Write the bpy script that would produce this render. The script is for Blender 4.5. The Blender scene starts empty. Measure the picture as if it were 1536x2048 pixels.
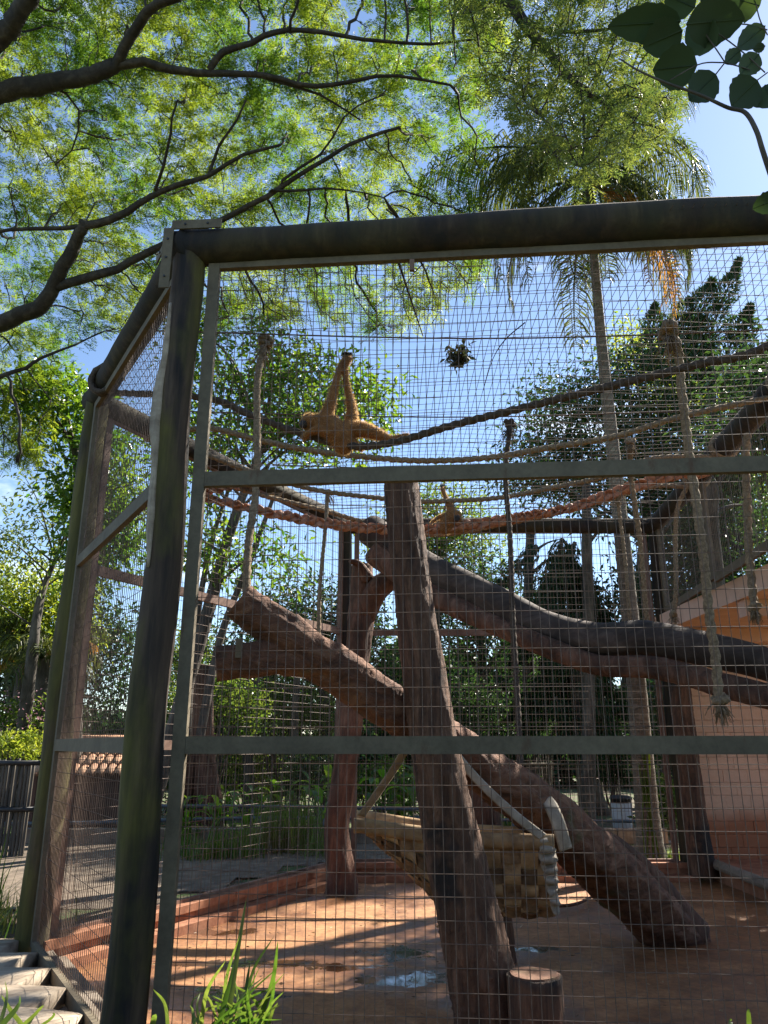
import bpy, math, random
import numpy as np
from mathutils import Vector, Matrix, kdtree

rng = np.random.default_rng(7)
random.seed(7)
scene = bpy.context.scene
COL = scene.collection

# ------------------------------------------------------------------ camera
CAMZ, PITCH, F = 1.93, math.radians(16.86), 1538.0
cam_d = bpy.data.cameras.new('camera')
cam_d.sensor_fit = 'VERTICAL'; cam_d.sensor_height = 36.0
cam_d.lens = 36.0 * F / 2048.0
cam_d.clip_start = 0.05; cam_d.clip_end = 3000
cam = bpy.data.objects.new('camera', cam_d); COL.objects.link(cam)
cam.location = (0, 0, CAMZ); cam.rotation_euler = (math.pi/2 + PITCH, 0, 0)
scene.camera = cam

# ------------------------------------------------------------------ world, sun, exposure
SUN_AZ, SUN_EL = math.radians(46), math.radians(42)      # azimuth to the right of straight ahead (+Y)
world = bpy.data.worlds.new('World'); scene.world = world; world.use_nodes = True
wn = world.node_tree.nodes; wl = world.node_tree.links
for n in list(wn): wn.remove(n)
w_out = wn.new('ShaderNodeOutputWorld'); w_bg = wn.new('ShaderNodeBackground')
sky = wn.new('ShaderNodeTexSky'); sky.sky_type = 'NISHITA'; sky.sun_disc = False
sky.sun_elevation = SUN_EL; sky.sun_rotation = SUN_AZ
sky.air_density = 1.0; sky.dust_density = 0.25; sky.ozone_density = 2.2; sky.altitude = 600
tc = wn.new('ShaderNodeTexCoord'); mp = wn.new('ShaderNodeMapping'); mp.inputs['Scale'].default_value = (1.0, 1.0, 2.6)
mp.inputs['Location'].default_value = (0.35, 0.1, 0.2)
cn = wn.new('ShaderNodeTexNoise'); cn.inputs['Scale'].default_value = 2.3; cn.inputs['Detail'].default_value = 9; cn.inputs['Roughness'].default_value = 0.58
cr = wn.new('ShaderNodeMapRange'); cr.inputs['From Min'].default_value = 0.60; cr.inputs['From Max'].default_value = 0.74
mx = wn.new('ShaderNodeMix'); mx.data_type = 'RGBA'
mx.inputs['B'].default_value = (8.5, 8.9, 9.6, 1)
wl.new(tc.outputs['Generated'], mp.inputs['Vector']); wl.new(mp.outputs['Vector'], cn.inputs['Vector'])
wl.new(cn.outputs['Fac'], cr.inputs['Value']); wl.new(cr.outputs['Result'], mx.inputs['Factor'])
wl.new(sky.outputs['Color'], mx.inputs['A']); wl.new(mx.outputs['Result'], w_bg.inputs['Color'])
w_bg.inputs['Strength'].default_value = 0.075
wl.new(w_bg.outputs['Background'], w_out.inputs['Surface'])

sun_d = bpy.data.lights.new('sun', 'SUN'); sun_d.energy = 5.0; sun_d.angle = math.radians(0.53); sun_d.color = (1.0, 0.93, 0.82)
sun = bpy.data.objects.new('sun', sun_d); COL.objects.link(sun)
S = Vector((math.sin(SUN_AZ)*math.cos(SUN_EL), math.cos(SUN_AZ)*math.cos(SUN_EL), math.sin(SUN_EL)))
sun.rotation_euler = S.to_track_quat('Z', 'Y').to_euler(); sun.location = (20, 25, 30)

vs = scene.view_settings
vs.view_transform = 'Standard'; vs.look = 'None'; vs.gamma = 1.0; vs.exposure = 1.66; vs.use_curve_mapping = False
cy = scene.cycles
cy.max_bounces = 8; cy.diffuse_bounces = 4; cy.glossy_bounces = 3; cy.transmission_bounces = 6; cy.transparent_max_bounces = 8
cy.caustics_reflective = False; cy.caustics_refractive = False
cy.use_denoising = True

# ------------------------------------------------------------------ helpers: geometry
ST, CT = math.sin(PITCH), math.cos(PITCH)
def at(px, py, Y):
    """point on the sight line of photo pixel (px,py) at distance Y straight ahead"""
    u = (px-768)/F; v = (py-1024)/F
    fy = CT + v*ST; t = Y/fy
    return np.array((u*t, Y, CAMZ + (ST - v*CT)*t))
def atz(px, py, z):
    u = (px-768)/F; v = (py-1024)/F
    t = (z-CAMZ)/(ST - v*CT)
    return np.array((u*t, (CT+v*ST)*t, z))

class MB:
    """collects vertices and faces for one mesh"""
    def __init__(s): s.v=[]; s.f=[]; s.r=[]; s.n=0
    def add(s, verts, faces, r=None):
        verts = np.asarray(verts, float).reshape(-1,3)
        for f in (faces if isinstance(faces, (list,tuple)) else [faces]):
            f = np.asarray(f, int)
            if f.ndim == 1: f = f[None]
            s.f.append(f + s.n)
        s.v.append(verts)
        s.r.append(np.full(len(verts), rng.random()) if r is None else np.broadcast_to(np.asarray(r,float), (len(verts),)))
        s.n += len(verts); return s
    def box(s, c, d, rot=None):
        c = np.asarray(c,float); d = np.asarray(d,float)/2
        p = np.array([(x,y,z) for x in (-1,1) for y in (-1,1) for z in (-1,1)], float)*d
        if rot is not None: p = p @ np.array(rot).T
        return s.add(p+c, np.array([(0,1,3,2),(4,6,7,5),(0,4,5,1),(2,3,7,6),(0,2,6,4),(1,5,7,3)]))
    def bar(s, a, b, w, h, up=(0,0,1)):
        """box from a to b: w across, h along up"""
        a=np.asarray(a,float); b=np.asarray(b,float); d=b-a; L=np.linalg.norm(d); x=d/L
        up=np.asarray(up,float); y=np.cross(up,x); y/=np.linalg.norm(y); z=np.cross(x,y)
        return s.box((a+b)/2, (L,w,h), np.stack([x,y,z],1))
    def tube(s, path, rad, seg=10, bump=0.0, bf=3, cap=True, flat=None, lobes=0, pitch=.12, lob=.22, up0=None, r=None, ridge=0.0):
        path=np.asarray(path,float); n=len(path); rad=np.broadcast_to(np.asarray(rad,float),(n,))
        T=np.gradient(path,axis=0); T/=np.linalg.norm(T,axis=1)[:,None]+1e-9
        a=np.array((0,0,1.)) if abs(T[0][2])<.9 else np.array((1.,0,0))
        if up0 is not None: a=np.asarray(up0,float)
        N=np.zeros_like(path); nrm=a-T[0]*np.dot(a,T[0]); nrm/=np.linalg.norm(nrm)
        for i in range(n):
            nrm=nrm-T[i]*np.dot(nrm,T[i]); nrm/=np.linalg.norm(nrm); N[i]=nrm
        B=np.cross(T,N)
        th=np.linspace(0,2*np.pi,seg,endpoint=False)
        R=np.repeat(rad[:,None],seg,1)
        L=np.concatenate([[0],np.cumsum(np.linalg.norm(np.diff(path,axis=0),axis=1))])
        if bump:
            ph=rng.random(8)*6.28; k=L[:,None]
            R=R*(1+bump*(np.sin(bf*th+ph[0]+k*1.3)+.7*np.sin((bf+2)*th+ph[1]-k*2.1)+.6*np.sin(2*th+ph[2]+k*5.)+.5*np.sin(5*th+ph[3]+k*9.)+.35*np.sin(9*th+ph[4]+k*17)))
        if ridge:
            kk=max(4,int(L[-1]/.16)); tab=rng.normal(0,1,(kk,seg)); tab=.6*tab+.2*np.roll(tab,1,1)+.2*np.roll(tab,-1,1); xi=np.linspace(0,kk-1,n); i0_=np.clip(xi.astype(int),0,kk-2); fr=(xi-i0_)[:,None]
            fine=rng.normal(0,.35,(n,seg)); R=R*(1+ridge*(tab[i0_]*(1-fr)+tab[i0_+1]*fr+fine))
        if lobes: R=R*(1+lob*np.cos(lobes*(th[None,:]-2*np.pi*L[:,None]/(pitch*lobes))))
        c,sn=np.cos(th),np.sin(th)
        fx=1.0; fy=1.0
        if flat: fx,fy=flat
        V=path[:,None,:]+R[...,None]*(fx*c[None,:,None]*N[:,None,:]+fy*sn[None,:,None]*B[:,None,:])
        idx=np.arange(n*seg).reshape(n,seg); nx=np.roll(idx,-1,1)
        q=np.stack([idx[:-1],nx[:-1],nx[1:],idx[1:]],-1).reshape(-1,4)
        fs=[q]
        if cap: fs += [idx[0][::-1][None], idx[-1][None]]
        return s.add(V.reshape(-1,3), fs, r)
    def mesh(s, name, smooth=False):
        me=bpy.data.meshes.new(name)
        v=np.concatenate(s.v); r=np.concatenate(s.r)
        me.vertices.add(len(v)); me.vertices.foreach_set('co', v.astype(np.float32).ravel())
        li=np.concatenate([f.ravel() for f in s.f]); tot=np.concatenate([np.full(len(f),f.shape[1]) for f in s.f])
        me.loops.add(len(li)); me.loops.foreach_set('vertex_index', li.astype(np.int32))
        me.polygons.add(len(tot)); st=np.concatenate([[0],np.cumsum(tot)[:-1]])
        me.polygons.foreach_set('loop_start', st.astype(np.int32))
        me.update(calc_edges=True)
        a=me.attributes.new('rnd','FLOAT','POINT'); a.data.foreach_set('value', r.astype(np.float32))
        me.polygons.foreach_set('use_smooth', np.full(len(tot), bool(smooth)))
        me.update()
        return me

def smooth_path(pts, n=24):
    pts=np.asarray(pts,float); m=len(pts)
    if m==2: return pts[0]+(pts[1]-pts[0])*np.linspace(0,1,n)[:,None]
    P=np.concatenate([[2*pts[0]-pts[1]],pts,[2*pts[-1]-pts[-2]]])
    out=[]; t=np.linspace(0,m-1,n)
    for tt in t:
        i=min(int(tt),m-2); f=tt-i; p0,p1,p2,p3=P[i],P[i+1],P[i+2],P[i+3]
        out.append(.5*((2*p1)+(-p0+p2)*f+(2*p0-5*p1+4*p2-p3)*f*f+(-p0+3*p1-3*p2+p3)*f**3))
    return np.array(out)
def lerp_list(vals,n): vals=np.asarray(vals,float); return np.interp(np.linspace(0,1,n),np.linspace(0,1,len(vals)),vals)

# ------------------------------------------------------------------ helpers: objects
def thing(name, label, cat, loc=(0,0,0), group=None):
    o=bpy.data.objects.new(name,None); COL.objects.link(o); o.location=tuple(float(x) for x in loc); o.empty_display_size=.1
    o['label']=label; o['category']=cat
    if group: o['group']=group
    return o
def part(name, mesh, m, parent=None, label=None, kind=None, smooth=False, mat4=None):
    if isinstance(mesh, MB): mesh=mesh.mesh(name, smooth)
    o=bpy.data.objects.new(name,mesh); COL.objects.link(o)
    if m is not None and not mesh.materials: mesh.materials.append(m)
    if parent is not None:
        o.parent=parent
        if parent.type=='EMPTY': o.location=-Vector(parent.location)
    if mat4 is not None:
        if parent is not None and parent.type=='EMPTY': o.matrix_basis=Matrix.Translation(-Vector(parent.location)) @ mat4
        else: o.matrix_basis=mat4
    if label: o['label']=label
    if kind: o['kind']=kind
    return o
def solo(name, mesh, m, label, cat, group=None, smooth=False):
    o=part(name,mesh,m,None,label,None,smooth); o['category']=cat
    if group: o['group']=group
    return o
def struct(name, mesh, m, smooth=False): return part(name,mesh,m,None,None,'structure',smooth)

# ------------------------------------------------------------------ helpers: materials
def nodes(name):
    m=bpy.data.materials.new(name); m.use_nodes=True
    nt=m.node_tree; b=nt.nodes['Principled BSDF']; return m,nt,b
def ramp(nt, fac, stops):
    r=nt.nodes.new('ShaderNodeValToRGB'); e=r.color_ramp.elements
    while len(e)<len(stops): e.new(.5)
    for k,(p,c) in zip(e,stops): k.position=p; k.color=(*c,1)
    nt.links.new(fac,r.inputs['Fac']); return r.outputs['Color']
def noise(nt, scale, detail=6, rough=.6, stretch=(1,1,1), coord='Object', dist=0):
    t=nt.nodes.new('ShaderNodeTexCoord'); mp=nt.nodes.new('ShaderNodeMapping'); mp.inputs['Scale'].default_value=stretch
    n=nt.nodes.new('ShaderNodeTexNoise'); n.inputs['Scale'].default_value=scale; n.inputs['Detail'].default_value=detail; n.inputs['Roughness'].default_value=rough; n.inputs['Distortion'].default_value=dist
    nt.links.new(t.outputs[coord],mp.inputs['Vector']); nt.links.new(mp.outputs['Vector'],n.inputs['Vector']); return n.outputs['Fac']
def mixc(nt, fac, a, b, mode='MIX'):
    m=nt.nodes.new('ShaderNodeMix'); m.data_type='RGBA'; m.blend_type=mode
    for sock,val in (('Factor',fac),('A',a),('B',b)):
        if isinstance(val,(tuple,list)): m.inputs[sock].default_value=(*val,1) if len(val)==3 else val
        elif isinstance(val,(int,float)): m.inputs[sock].default_value=val
        else: nt.links.new(val,m.inputs[sock])
    return m.outputs['Result']
def maprange(nt,val,a,b,c=0,d=1):
    m=nt.nodes.new('ShaderNodeMapRange'); nt.links.new(val,m.inputs['Value'])
    for k,x in zip(('From Min','From Max','To Min','To Max'),(a,b,c,d)): m.inputs[k].default_value=x
    return m.outputs['Result']
def bump(nt,b,h,strength=.5,dist=.02):
    n=nt.nodes.new('ShaderNodeBump'); n.inputs['Strength'].default_value=strength; n.inputs['Distance'].default_value=dist
    nt.links.new(h,n.inputs['Height']); nt.links.new(n.outputs['Normal'],b.inputs['Normal'])
def attr(nt,name='rnd'):
    a=nt.nodes.new('ShaderNodeAttribute'); a.attribute_name=name; return a.outputs['Fac']
def objrand(nt): return nt.nodes.new('ShaderNodeObjectInfo').outputs['Random']

def m_simple(name,c1,c2,scale=8,rough=.7,stretch=(1,1,1),bs=.4,bd=.01,metal=0,lo=.35,hi=.65,rnd=False):
    m,nt,b=nodes(name); n=noise(nt,scale,6,.62,stretch)
    col=ramp(nt,n,[(lo,c1),(hi,c2)])
    if rnd: col=mixc(nt,1.0,col,ramp(nt,objrand(nt),[(0,(.55,.55,.55)),(1,(1.2,1.17,1.12))]),'MULTIPLY')
    nt.links.new(col,b.inputs['Base Color']); b.inputs['Roughness'].default_value=rough; b.inputs['Metallic'].default_value=metal
    if bs: bump(nt,b,n,bs,bd)
    return m
def m_bark(name, dark, mid, light, scale=7, stretch=(1,1,.22), strength=.9, bd=.03, patch=None, patch_lo=.55, rough=.85):
    m,nt,b=nodes(name); n=noise(nt,scale,9,.68,stretch,dist=.6)
    big=noise(nt,1.6,4,.6)
    col=ramp(nt,n,[(.3,dark),(.5,mid),(.72,light)])
    if patch: col=mixc(nt,maprange(nt,big,patch_lo,patch_lo+.1),col,patch)
    else: col=mixc(nt,1.0,col,ramp(nt,big,[(.35,(.6,.6,.6)),(.65,(1.2,1.2,1.2))]),'MULTIPLY')
    nt.links.new(col,b.inputs['Base Color']); b.inputs['Roughness'].default_value=rough
    bump(nt,b,n,strength,bd); return m
def m_leaf(name, c1, c2, c3, t1, t2, trans=.5, rough=.45, spec=.35):
    m,nt,b=nodes(name); a=attr(nt)
    col=ramp(nt,a,[(.1,c1),(.55,c2),(.95,c3)])
    nt.links.new(col,b.inputs['Base Color']); b.inputs['Roughness'].default_value=rough; b.inputs['Specular IOR Level'].default_value=spec
    tr=nt.nodes.new('ShaderNodeBsdfTranslucent'); nt.links.new(ramp(nt,a,[(.1,t1),(.9,t2)]),tr.inputs['Color'])
    ms=nt.nodes.new('ShaderNodeMixShader'); ms.inputs[0].default_value=trans
    nt.links.new(b.outputs[0],ms.inputs[1]); nt.links.new(tr.outputs[0],ms.inputs[2]); nt.links.new(ms.outputs[0],nt.nodes['Material Output'].inputs['Surface'])
    return m

M={}
# stained, mossy log posts of the cage
def m_post(name, moss, k=.8):
    m,nt,b=nodes(name)
    n=noise(nt,9,8,.65,(1,1,.12),dist=.4); big=noise(nt,1.7,5,.62,(1,1,.45)); streak=noise(nt,6,5,.6,(1,1,.08))
    col=ramp(nt,n,[(.3,(.035*k,.023*k,.015*k)),(.52,(.10*k,.064*k,.040*k)),(.75,(.20*k,.135*k,.088*k))])
    col=mixc(nt,maprange(nt,streak,.48,.62),col,(.012,.010,.009))
    col=mixc(nt,maprange(nt,big,.42,.58,0,moss),col,ramp(nt,n,[(.3,(.055,.050,.009)),(.7,(.15,.13,.026))]))
    nt.links.new(col,b.inputs['Base Color']); b.inputs['Roughness'].default_value=.88
    bump(nt,b,n,.7,.015); return m
M['post']=m_post('mossy_post_wood',.85); M['beam']=m_post('stained_beam_wood',.18,.30)
def m_steel():
    m,nt,b=nodes('grey_painted_steel'); n=noise(nt,3,6,.65); f=noise(nt,28,6,.7); st=noise(nt,5,6,.7,(1,1,.35))
    col=ramp(nt,n,[(.3,(.105,.083,.052)),(.7,(.18,.145,.092))]); col=mixc(nt,1.0,col,ramp(nt,f,[(.3,(.8,.8,.8)),(.7,(1.15,1.15,1.15))]),'MULTIPLY')
    col=mixc(nt,maprange(nt,st,.60,.70,0,.75),col,(.10,.045,.022)); col=mixc(nt,maprange(nt,f,.66,.72,0,.6),col,(.04,.03,.022))
    nt.links.new(col,b.inputs['Base Color']); b.inputs['Roughness'].default_value=.8; bump(nt,b,f,.25,.004); return m
M['steel']=m_steel()
M['wire']=m_simple('weathered_wire',(.10,.062,.042),(.19,.125,.088),20,.7,bs=0)
M['rust']=m_simple('rusty_rail',(.14,.07,.045),(.25,.15,.105),5,.7,bs=.2,bd=.004)
M['bark_red']=m_bark('red_brown_bark',(.030,.015,.010),(.12,.055,.032),(.26,.135,.085),8,(1,1,.2),1.0,.035)
M['bark_fork']=m_bark('forked_log_bark',(.035,.017,.010),(.15,.066,.036),(.30,.165,.10),9,(.5,.5,1),1.0,.04,patch=(.10,.10,.045),patch_lo=.60)
M['bark_post']=m_bark('post_log_bark',(.018,.010,.007),(.10,.050,.028),(.24,.135,.082),13,(1,1,.14),1.0,.035,patch=(.016,.012,.010),patch_lo=.545)
M['bark_smooth']=m_bark('smooth_grey_log',(.032,.022,.017),(.068,.046,.036),(.13,.094,.077),5,(.35,1,1),.5,.015)
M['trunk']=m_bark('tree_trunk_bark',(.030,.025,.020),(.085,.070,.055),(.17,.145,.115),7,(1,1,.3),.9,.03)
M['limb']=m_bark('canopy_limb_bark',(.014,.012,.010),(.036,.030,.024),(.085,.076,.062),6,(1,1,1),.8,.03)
M['palm_trunk']=m_bark('palm_trunk_bark',(.06,.05,.036),(.13,.106,.078),(.25,.215,.17),5,(1,1,3),.6,.015,patch=(.22,.22,.15),patch_lo=.60)
M['rope']=m_simple('sisal_rope',(.15,.105,.062),(.33,.245,.15),40,.9,bs=.8,bd=.01)
M['rope_dark']=m_simple('dark_weathered_rope',(.04,.028,.02),(.10,.07,.048),40,.9,bs=.8,bd=.01)
M['hose']=m_simple('orange_canvas_hose',(.30,.12,.065),(.50,.25,.15),14,.7,bs=.4,bd=.006)
M['canvas']=m_simple('tan_canvas_strap',(.25,.15,.07),(.48,.32,.16),9,.75,bs=.4,bd=.004,rnd=True)
M['canvas_shaded']=m_simple('shaded_canvas_strap',(.12,.068,.032),(.27,.165,.08),9,.8,bs=.4,bd=.004,rnd=True)  # weft colour darkened to paint in the weave's over-and-under shading
M['canvas_pale']=m_simple('pale_canvas',(.24,.20,.145),(.42,.36,.28),9,.75,bs=.3,bd=.004)
M['peach']=m_simple('peach_render',(.62,.42,.32),(.74,.52,.41),3,.8,bs=.25,bd=.004)
M['concrete']=m_simple('path_concrete',(.15,.118,.088),(.28,.23,.18),4,.85,bs=.4,bd=.01)
M['kerb']=m_simple('earth_stained_kerb',(.22,.085,.042),(.40,.18,.095),6,.85,bs=.5,bd=.012)
M['sleeper']=m_simple('sawn_grey_timber',(.22,.165,.115),(.46,.375,.28),9,.85,(.25,1,1),.8,.012)
M['bamboo']=m_simple('dark_bamboo',(.035,.03,.026),(.14,.12,.095),6,.7,(1,1,.2),.3,.005,rnd=True)
M['tile']=m_simple('clay_tile',(.34,.17,.10),(.56,.33,.20),7,.8,bs=.3,bd=.006,rnd=True)
M['darkwood']=m_simple('dark_planks',(.05,.024,.016),(.14,.07,.045),9,.8,(1,1,.2),.5,.01,rnd=True)
M['pipe']=m_simple('blue_grey_pipe',(.05,.075,.10),(.09,.12,.15),5,.35,bs=.1,bd=.002)
M['bin']=m_simple('pale_bin_plastic',(.36,.35,.35),(.46,.45,.45),4,.5,bs=.1,bd=.002)
M['black']=m_simple('black_plastic',(.015,.015,.016),(.03,.03,.03),6,.5,bs=.1,bd=.002)
M['white_wall']=m_simple('pale_far_wall',(.62,.62,.62),(.74,.74,.74),2,.8,bs=0)
M['glass']=m_simple('dark_window',(.03,.04,.05),(.06,.07,.08),2,.2,bs=0)
M['fur']=m_simple('golden_fur',(.19,.082,.026),(.32,.155,.055),14,.85,bs=.6,bd=.012)
M['skin']=m_simple('dark_skin',(.018,.014,.012),(.04,.03,.026),18,.6,bs=.2,bd=.003)
M['leaf_fine']=m_leaf('feathery_leaf',(.032,.072,.012),(.06,.11,.016),(.12,.15,.02),(.13,.27,.02),(.38,.45,.03),.55)
M['leaf_fine2']=m_leaf('feathery_leaf_olive',(.045,.085,.02),(.075,.125,.025),(.14,.17,.03),(.12,.19,.035),(.27,.31,.05),.45)
M['leaf_broad']=m_leaf('glossy_broad_leaf',(.020,.055,.010),(.040,.095,.016),(.08,.15,.02),(.09,.24,.015),(.34,.50,.03),.40,.32,.5)
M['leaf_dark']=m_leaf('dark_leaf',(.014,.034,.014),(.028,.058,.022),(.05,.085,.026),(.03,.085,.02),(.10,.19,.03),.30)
M['leaf_lime']=m_leaf('lime_leaf',(.07,.12,.015),(.12,.17,.02),(.18,.21,.03),(.28,.40,.03),(.5,.52,.05),.5)
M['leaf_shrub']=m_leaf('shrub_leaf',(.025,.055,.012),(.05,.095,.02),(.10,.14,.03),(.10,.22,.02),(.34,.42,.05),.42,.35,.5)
M['leaf_ginger']=m_leaf('wide_blade_leaf',(.05,.12,.015),(.07,.16,.02),(.10,.19,.03),(.20,.42,.02),(.42,.60,.04),.5,.35,.5)
M['leaf_palm']=m_leaf('palm_leaflet',(.035,.055,.018),(.055,.078,.022),(.11,.115,.03),(.09,.13,.02),(.20,.22,.04),.35,.5,.3)
M['leaf_dead']=m_leaf('dead_palm_leaflet',(.26,.13,.03),(.34,.17,.04),(.42,.22,.06),(.50,.22,.03),(.62,.30,.04),.5)
M['leaf_near']=m_leaf('near_tree_leaf',(.045,.070,.040),(.055,.085,.045),(.075,.105,.045),(.04,.075,.012),(.06,.10,.02),.22,.6,.2)
M['grass']=m_leaf('grass_blade',(.035,.075,.012),(.06,.115,.018),(.12,.15,.04),(.12,.25,.02),(.30,.38,.05),.42,.4,.4)
M['grass_dry']=m_leaf('dry_grass_blade',(.10,.08,.03),(.13,.15,.03),(.24,.19,.08),(.2,.25,.04),(.45,.42,.1),.45)
M['pink']=m_leaf('pink_petal',(.45,.20,.26),(.55,.28,.34),(.6,.36,.40),(.5,.25,.3),(.6,.35,.4),.4)
M['debris']=m_leaf('dead_leaf_clump',(.03,.03,.02),(.05,.05,.03),(.08,.07,.04),(.03,.05,.02),(.06,.08,.03),.2)

# ================================================================== the setting
C=np.array((-1.49,5.04)); L_=np.array((-3.14,7.70)); B1=np.array((-.64,12.60)); B2=np.array((4.60,12.60)); R_=np.array((4.16,7.50)); F2=np.array((4.02,4.59))
POLY=[C,L_,B1,B2,R_,F2]
def sdf(P):
    """signed distance to the cage outline, negative inside"""
    P=np.asarray(P,float); d=np.full(len(P),1e9); ins=np.zeros(len(P),bool)
    for a,b in zip(POLY,POLY[1:]+POLY[:1]):
        e=b-a; w=P-a; t=np.clip((w@e)/(e@e),0,1); d=np.minimum(d,np.linalg.norm(w-t[:,None]*e,axis=1))
        c1=(a[1]<=P[:,1])!=(b[1]<=P[:,1]); xx=a[0]+(P[:,1]-a[1])/(b[1]-a[1]+1e-12)*(b[0]-a[0]); ins^=c1&(P[:,0]<xx)
    return np.where(ins,-d,d)
def wav(x,y,s=1.0): return .5*np.sin(1.7*x*s+.6*y*s+1)+.3*np.sin(-2.9*x*s+3.7*y*s+2)+.2*np.sin(6.1*x*s+5.3*y*s)
def ground_z(x,y):
    x=np.asarray(x,float); y=np.asarray(y,float)
    d=sdf(np.stack([x.ravel(),y.ravel()],1)).reshape(x.shape)
    z=np.clip((d+.12)/.22,0,1)*.25-.05
    z=np.where((x>3.8)&(x<9.6)&(y>6.2)&(y<13.1)&((x>4.9)|(y<12.7)),-.05,z)
    z=z+np.where(d>.4, .02*wav(x,y), 0)
    far=np.clip((y-17)/20,0,1); z=z-far*.25
    return z
def grid_mesh(xs,ys,zf):
    X,Y=np.meshgrid(xs,ys); Z=zf(X,Y); n,m=X.shape
    idx=np.arange(n*m).reshape(n,m); q=np.stack([idx[:-1,:-1],idx[:-1,1:],idx[1:,1:],idx[1:,:-1]],-1).reshape(-1,4)
    return np.stack([X,Y,Z],-1).reshape(-1,3), q
def m_ground():
    m,nt,b=nodes('leafy_soil'); n=noise(nt,1.1,8,.65); f=noise(nt,14,6,.7)
    soil=ramp(nt,f,[(.3,(.045,.028,.018)),(.55,(.11,.072,.045)),(.75,(.19,.14,.09))])
    gr=ramp(nt,f,[(.3,(.03,.055,.012)),(.6,(.07,.12,.02)),(.8,(.13,.17,.04))])
    nt.links.new(mixc(nt,maprange(nt,n,.44,.56),soil,gr),b.inputs['Base Color']); b.inputs['Roughness'].default_value=.9; bump(nt,b,f,.8,.04); return m
M['ground']=m_ground()
g=MB()
xs=np.concatenate([[-900,-300,-120,-60,-35,-22],np.arange(-14,14.01,.25),[22,35,60,120,300,900]])
ys=np.concatenate([[-300,-60,-20,-6],np.arange(-2,26.01,.25),[30,36,45,60,90,150,300,900,2000]])
v,q=grid_mesh(xs,ys,ground_z); g.add(v,q); struct('ground',g,M['ground'],True)

def m_floor():
    m,nt,b=nodes('wet_red_earth')
    big=noise(nt,.85,5,.6); f=noise(nt,16,8,.7); mid=noise(nt,4,6,.65); crumb=noise(nt,55,3,.6)
    col=ramp(nt,mid,[(.3,(.25,.105,.036)),(.5,(.37,.168,.060)),(.7,(.46,.228,.092))])
    col=mixc(nt,1.0,col,ramp(nt,f,[(.3,(.72,.70,.68)),(.7,(1.22,1.2,1.18))]),'MULTIPLY')
    wet=maprange(nt,big,.43,.58)
    col=mixc(nt,wet,col,mixc(nt,1.0,col,(.66,.6,.57),'MULTIPLY'))
    col=mixc(nt,maprange(nt,crumb,.70,.74,0,.5),col,(.50,.36,.22))
    # standing water: films in shallow dips, ragged edges
    t=nt.nodes.new('ShaderNodeTexCoord'); rag=noise(nt,3.2,7,.68); mask=None
    def mth(op,a,b_=None):
        n_=nt.nodes.new('ShaderNodeMath'); n_.operation=op
        for k,x in enumerate((a,b_)):
            if x is None: continue
            if isinstance(x,(int,float)): n_.inputs[k].default_value=x
            else: nt.links.new(x,n_.inputs[k])
        return n_.outputs[0]
    for (px,py,rx,ry) in PUDDLES:
        c=atz(px,py,.02); mp_=nt.nodes.new('ShaderNodeMapping'); mp_.vector_type='TEXTURE'; mp_.inputs['Location'].default_value=(c[0],c[1],0); mp_.inputs['Scale'].default_value=(rx,ry,5.0)
        nt.links.new(t.outputs['Object'],mp_.inputs['Vector']); ln=nt.nodes.new('ShaderNodeVectorMath'); ln.operation='LENGTH'; nt.links.new(mp_.outputs['Vector'],ln.inputs[0])
        v_=mth('ADD',ln.outputs['Value'],mth('MULTIPLY',mth('SUBTRACT',rag,.5),5.0)); k=maprange(nt,v_,1.02,.80)
        mask=k if mask is None else mth('MAXIMUM',mask,k)
    col=mixc(nt,mask,col,(.085,.042,.020))
    nt.links.new(col,b.inputs['Base Color'])
    nt.links.new(mth('SUBTRACT',maprange(nt,wet,0,1,.75,.40),mth('MULTIPLY',mask,.36)),b.inputs['Roughness']); b.inputs['Specular IOR Level'].default_value=.6
    nt.links.new(mth('MAXIMUM',mask,maprange(nt,wet,0,1,0,.9)),b.inputs['Coat Weight']); nt.links.new(maprange(nt,mask,0,1,.17,.03),b.inputs['Coat Roughness'])
    bn=nt.nodes.new('ShaderNodeBump'); bn.inputs['Distance'].default_value=.025; nt.links.new(maprange(nt,mask,0,1,.55,.01),bn.inputs['Strength']); nt.links.new(f,bn.inputs['Height']); nt.links.new(bn.outputs['Normal'],b.inputs['Normal']); nt.links.new(bn.outputs['Normal'],b.inputs['Coat Normal'])
    return m
PUDDLES=[(795,1905,.30,.28),(818,1958,.42,.17),(470,1925,.8,.13),(455,1985,.5,.16),(1055,1897,.36,.14),(380,1862,.6,.2),(690,1935,.4,.1)]
M['floor']=m_floor()
v,q=grid_mesh(np.arange(-3.2,5.1,.07),np.arange(4.5,12.7,.07),lambda x,y:.012+.009*wav(x,y,1.3)+.003*wav(x,y,5))
d=sdf(v[:,:2]); ap=(v[:,0]>3.9)&(v[:,0]<4.98)&(v[:,1]>6.6)&(v[:,1]<12.66); keep=((d<.05)|ap)[q].all(1); f=MB(); f.add(v,q[keep]); struct('enclosure_floor',f,M['floor'],True)

M['path']=m_simple('dusty_path',(.085,.060,.040),(.20,.155,.11),5,.9,bs=.6,bd=.02)
# concrete path behind the cage and the low retaining wall along it
p=MB(); v,q=grid_mesh(np.arange(-9,4.3,.5),np.arange(9.3,16.4,.35),lambda x,y:.216+.004*wav(x,y))
d=sdf(v[:,:2]); keep=(d[q]>.14).all(1); p.add(v,q[keep]); struct('path',p,M['path'],True)

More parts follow.
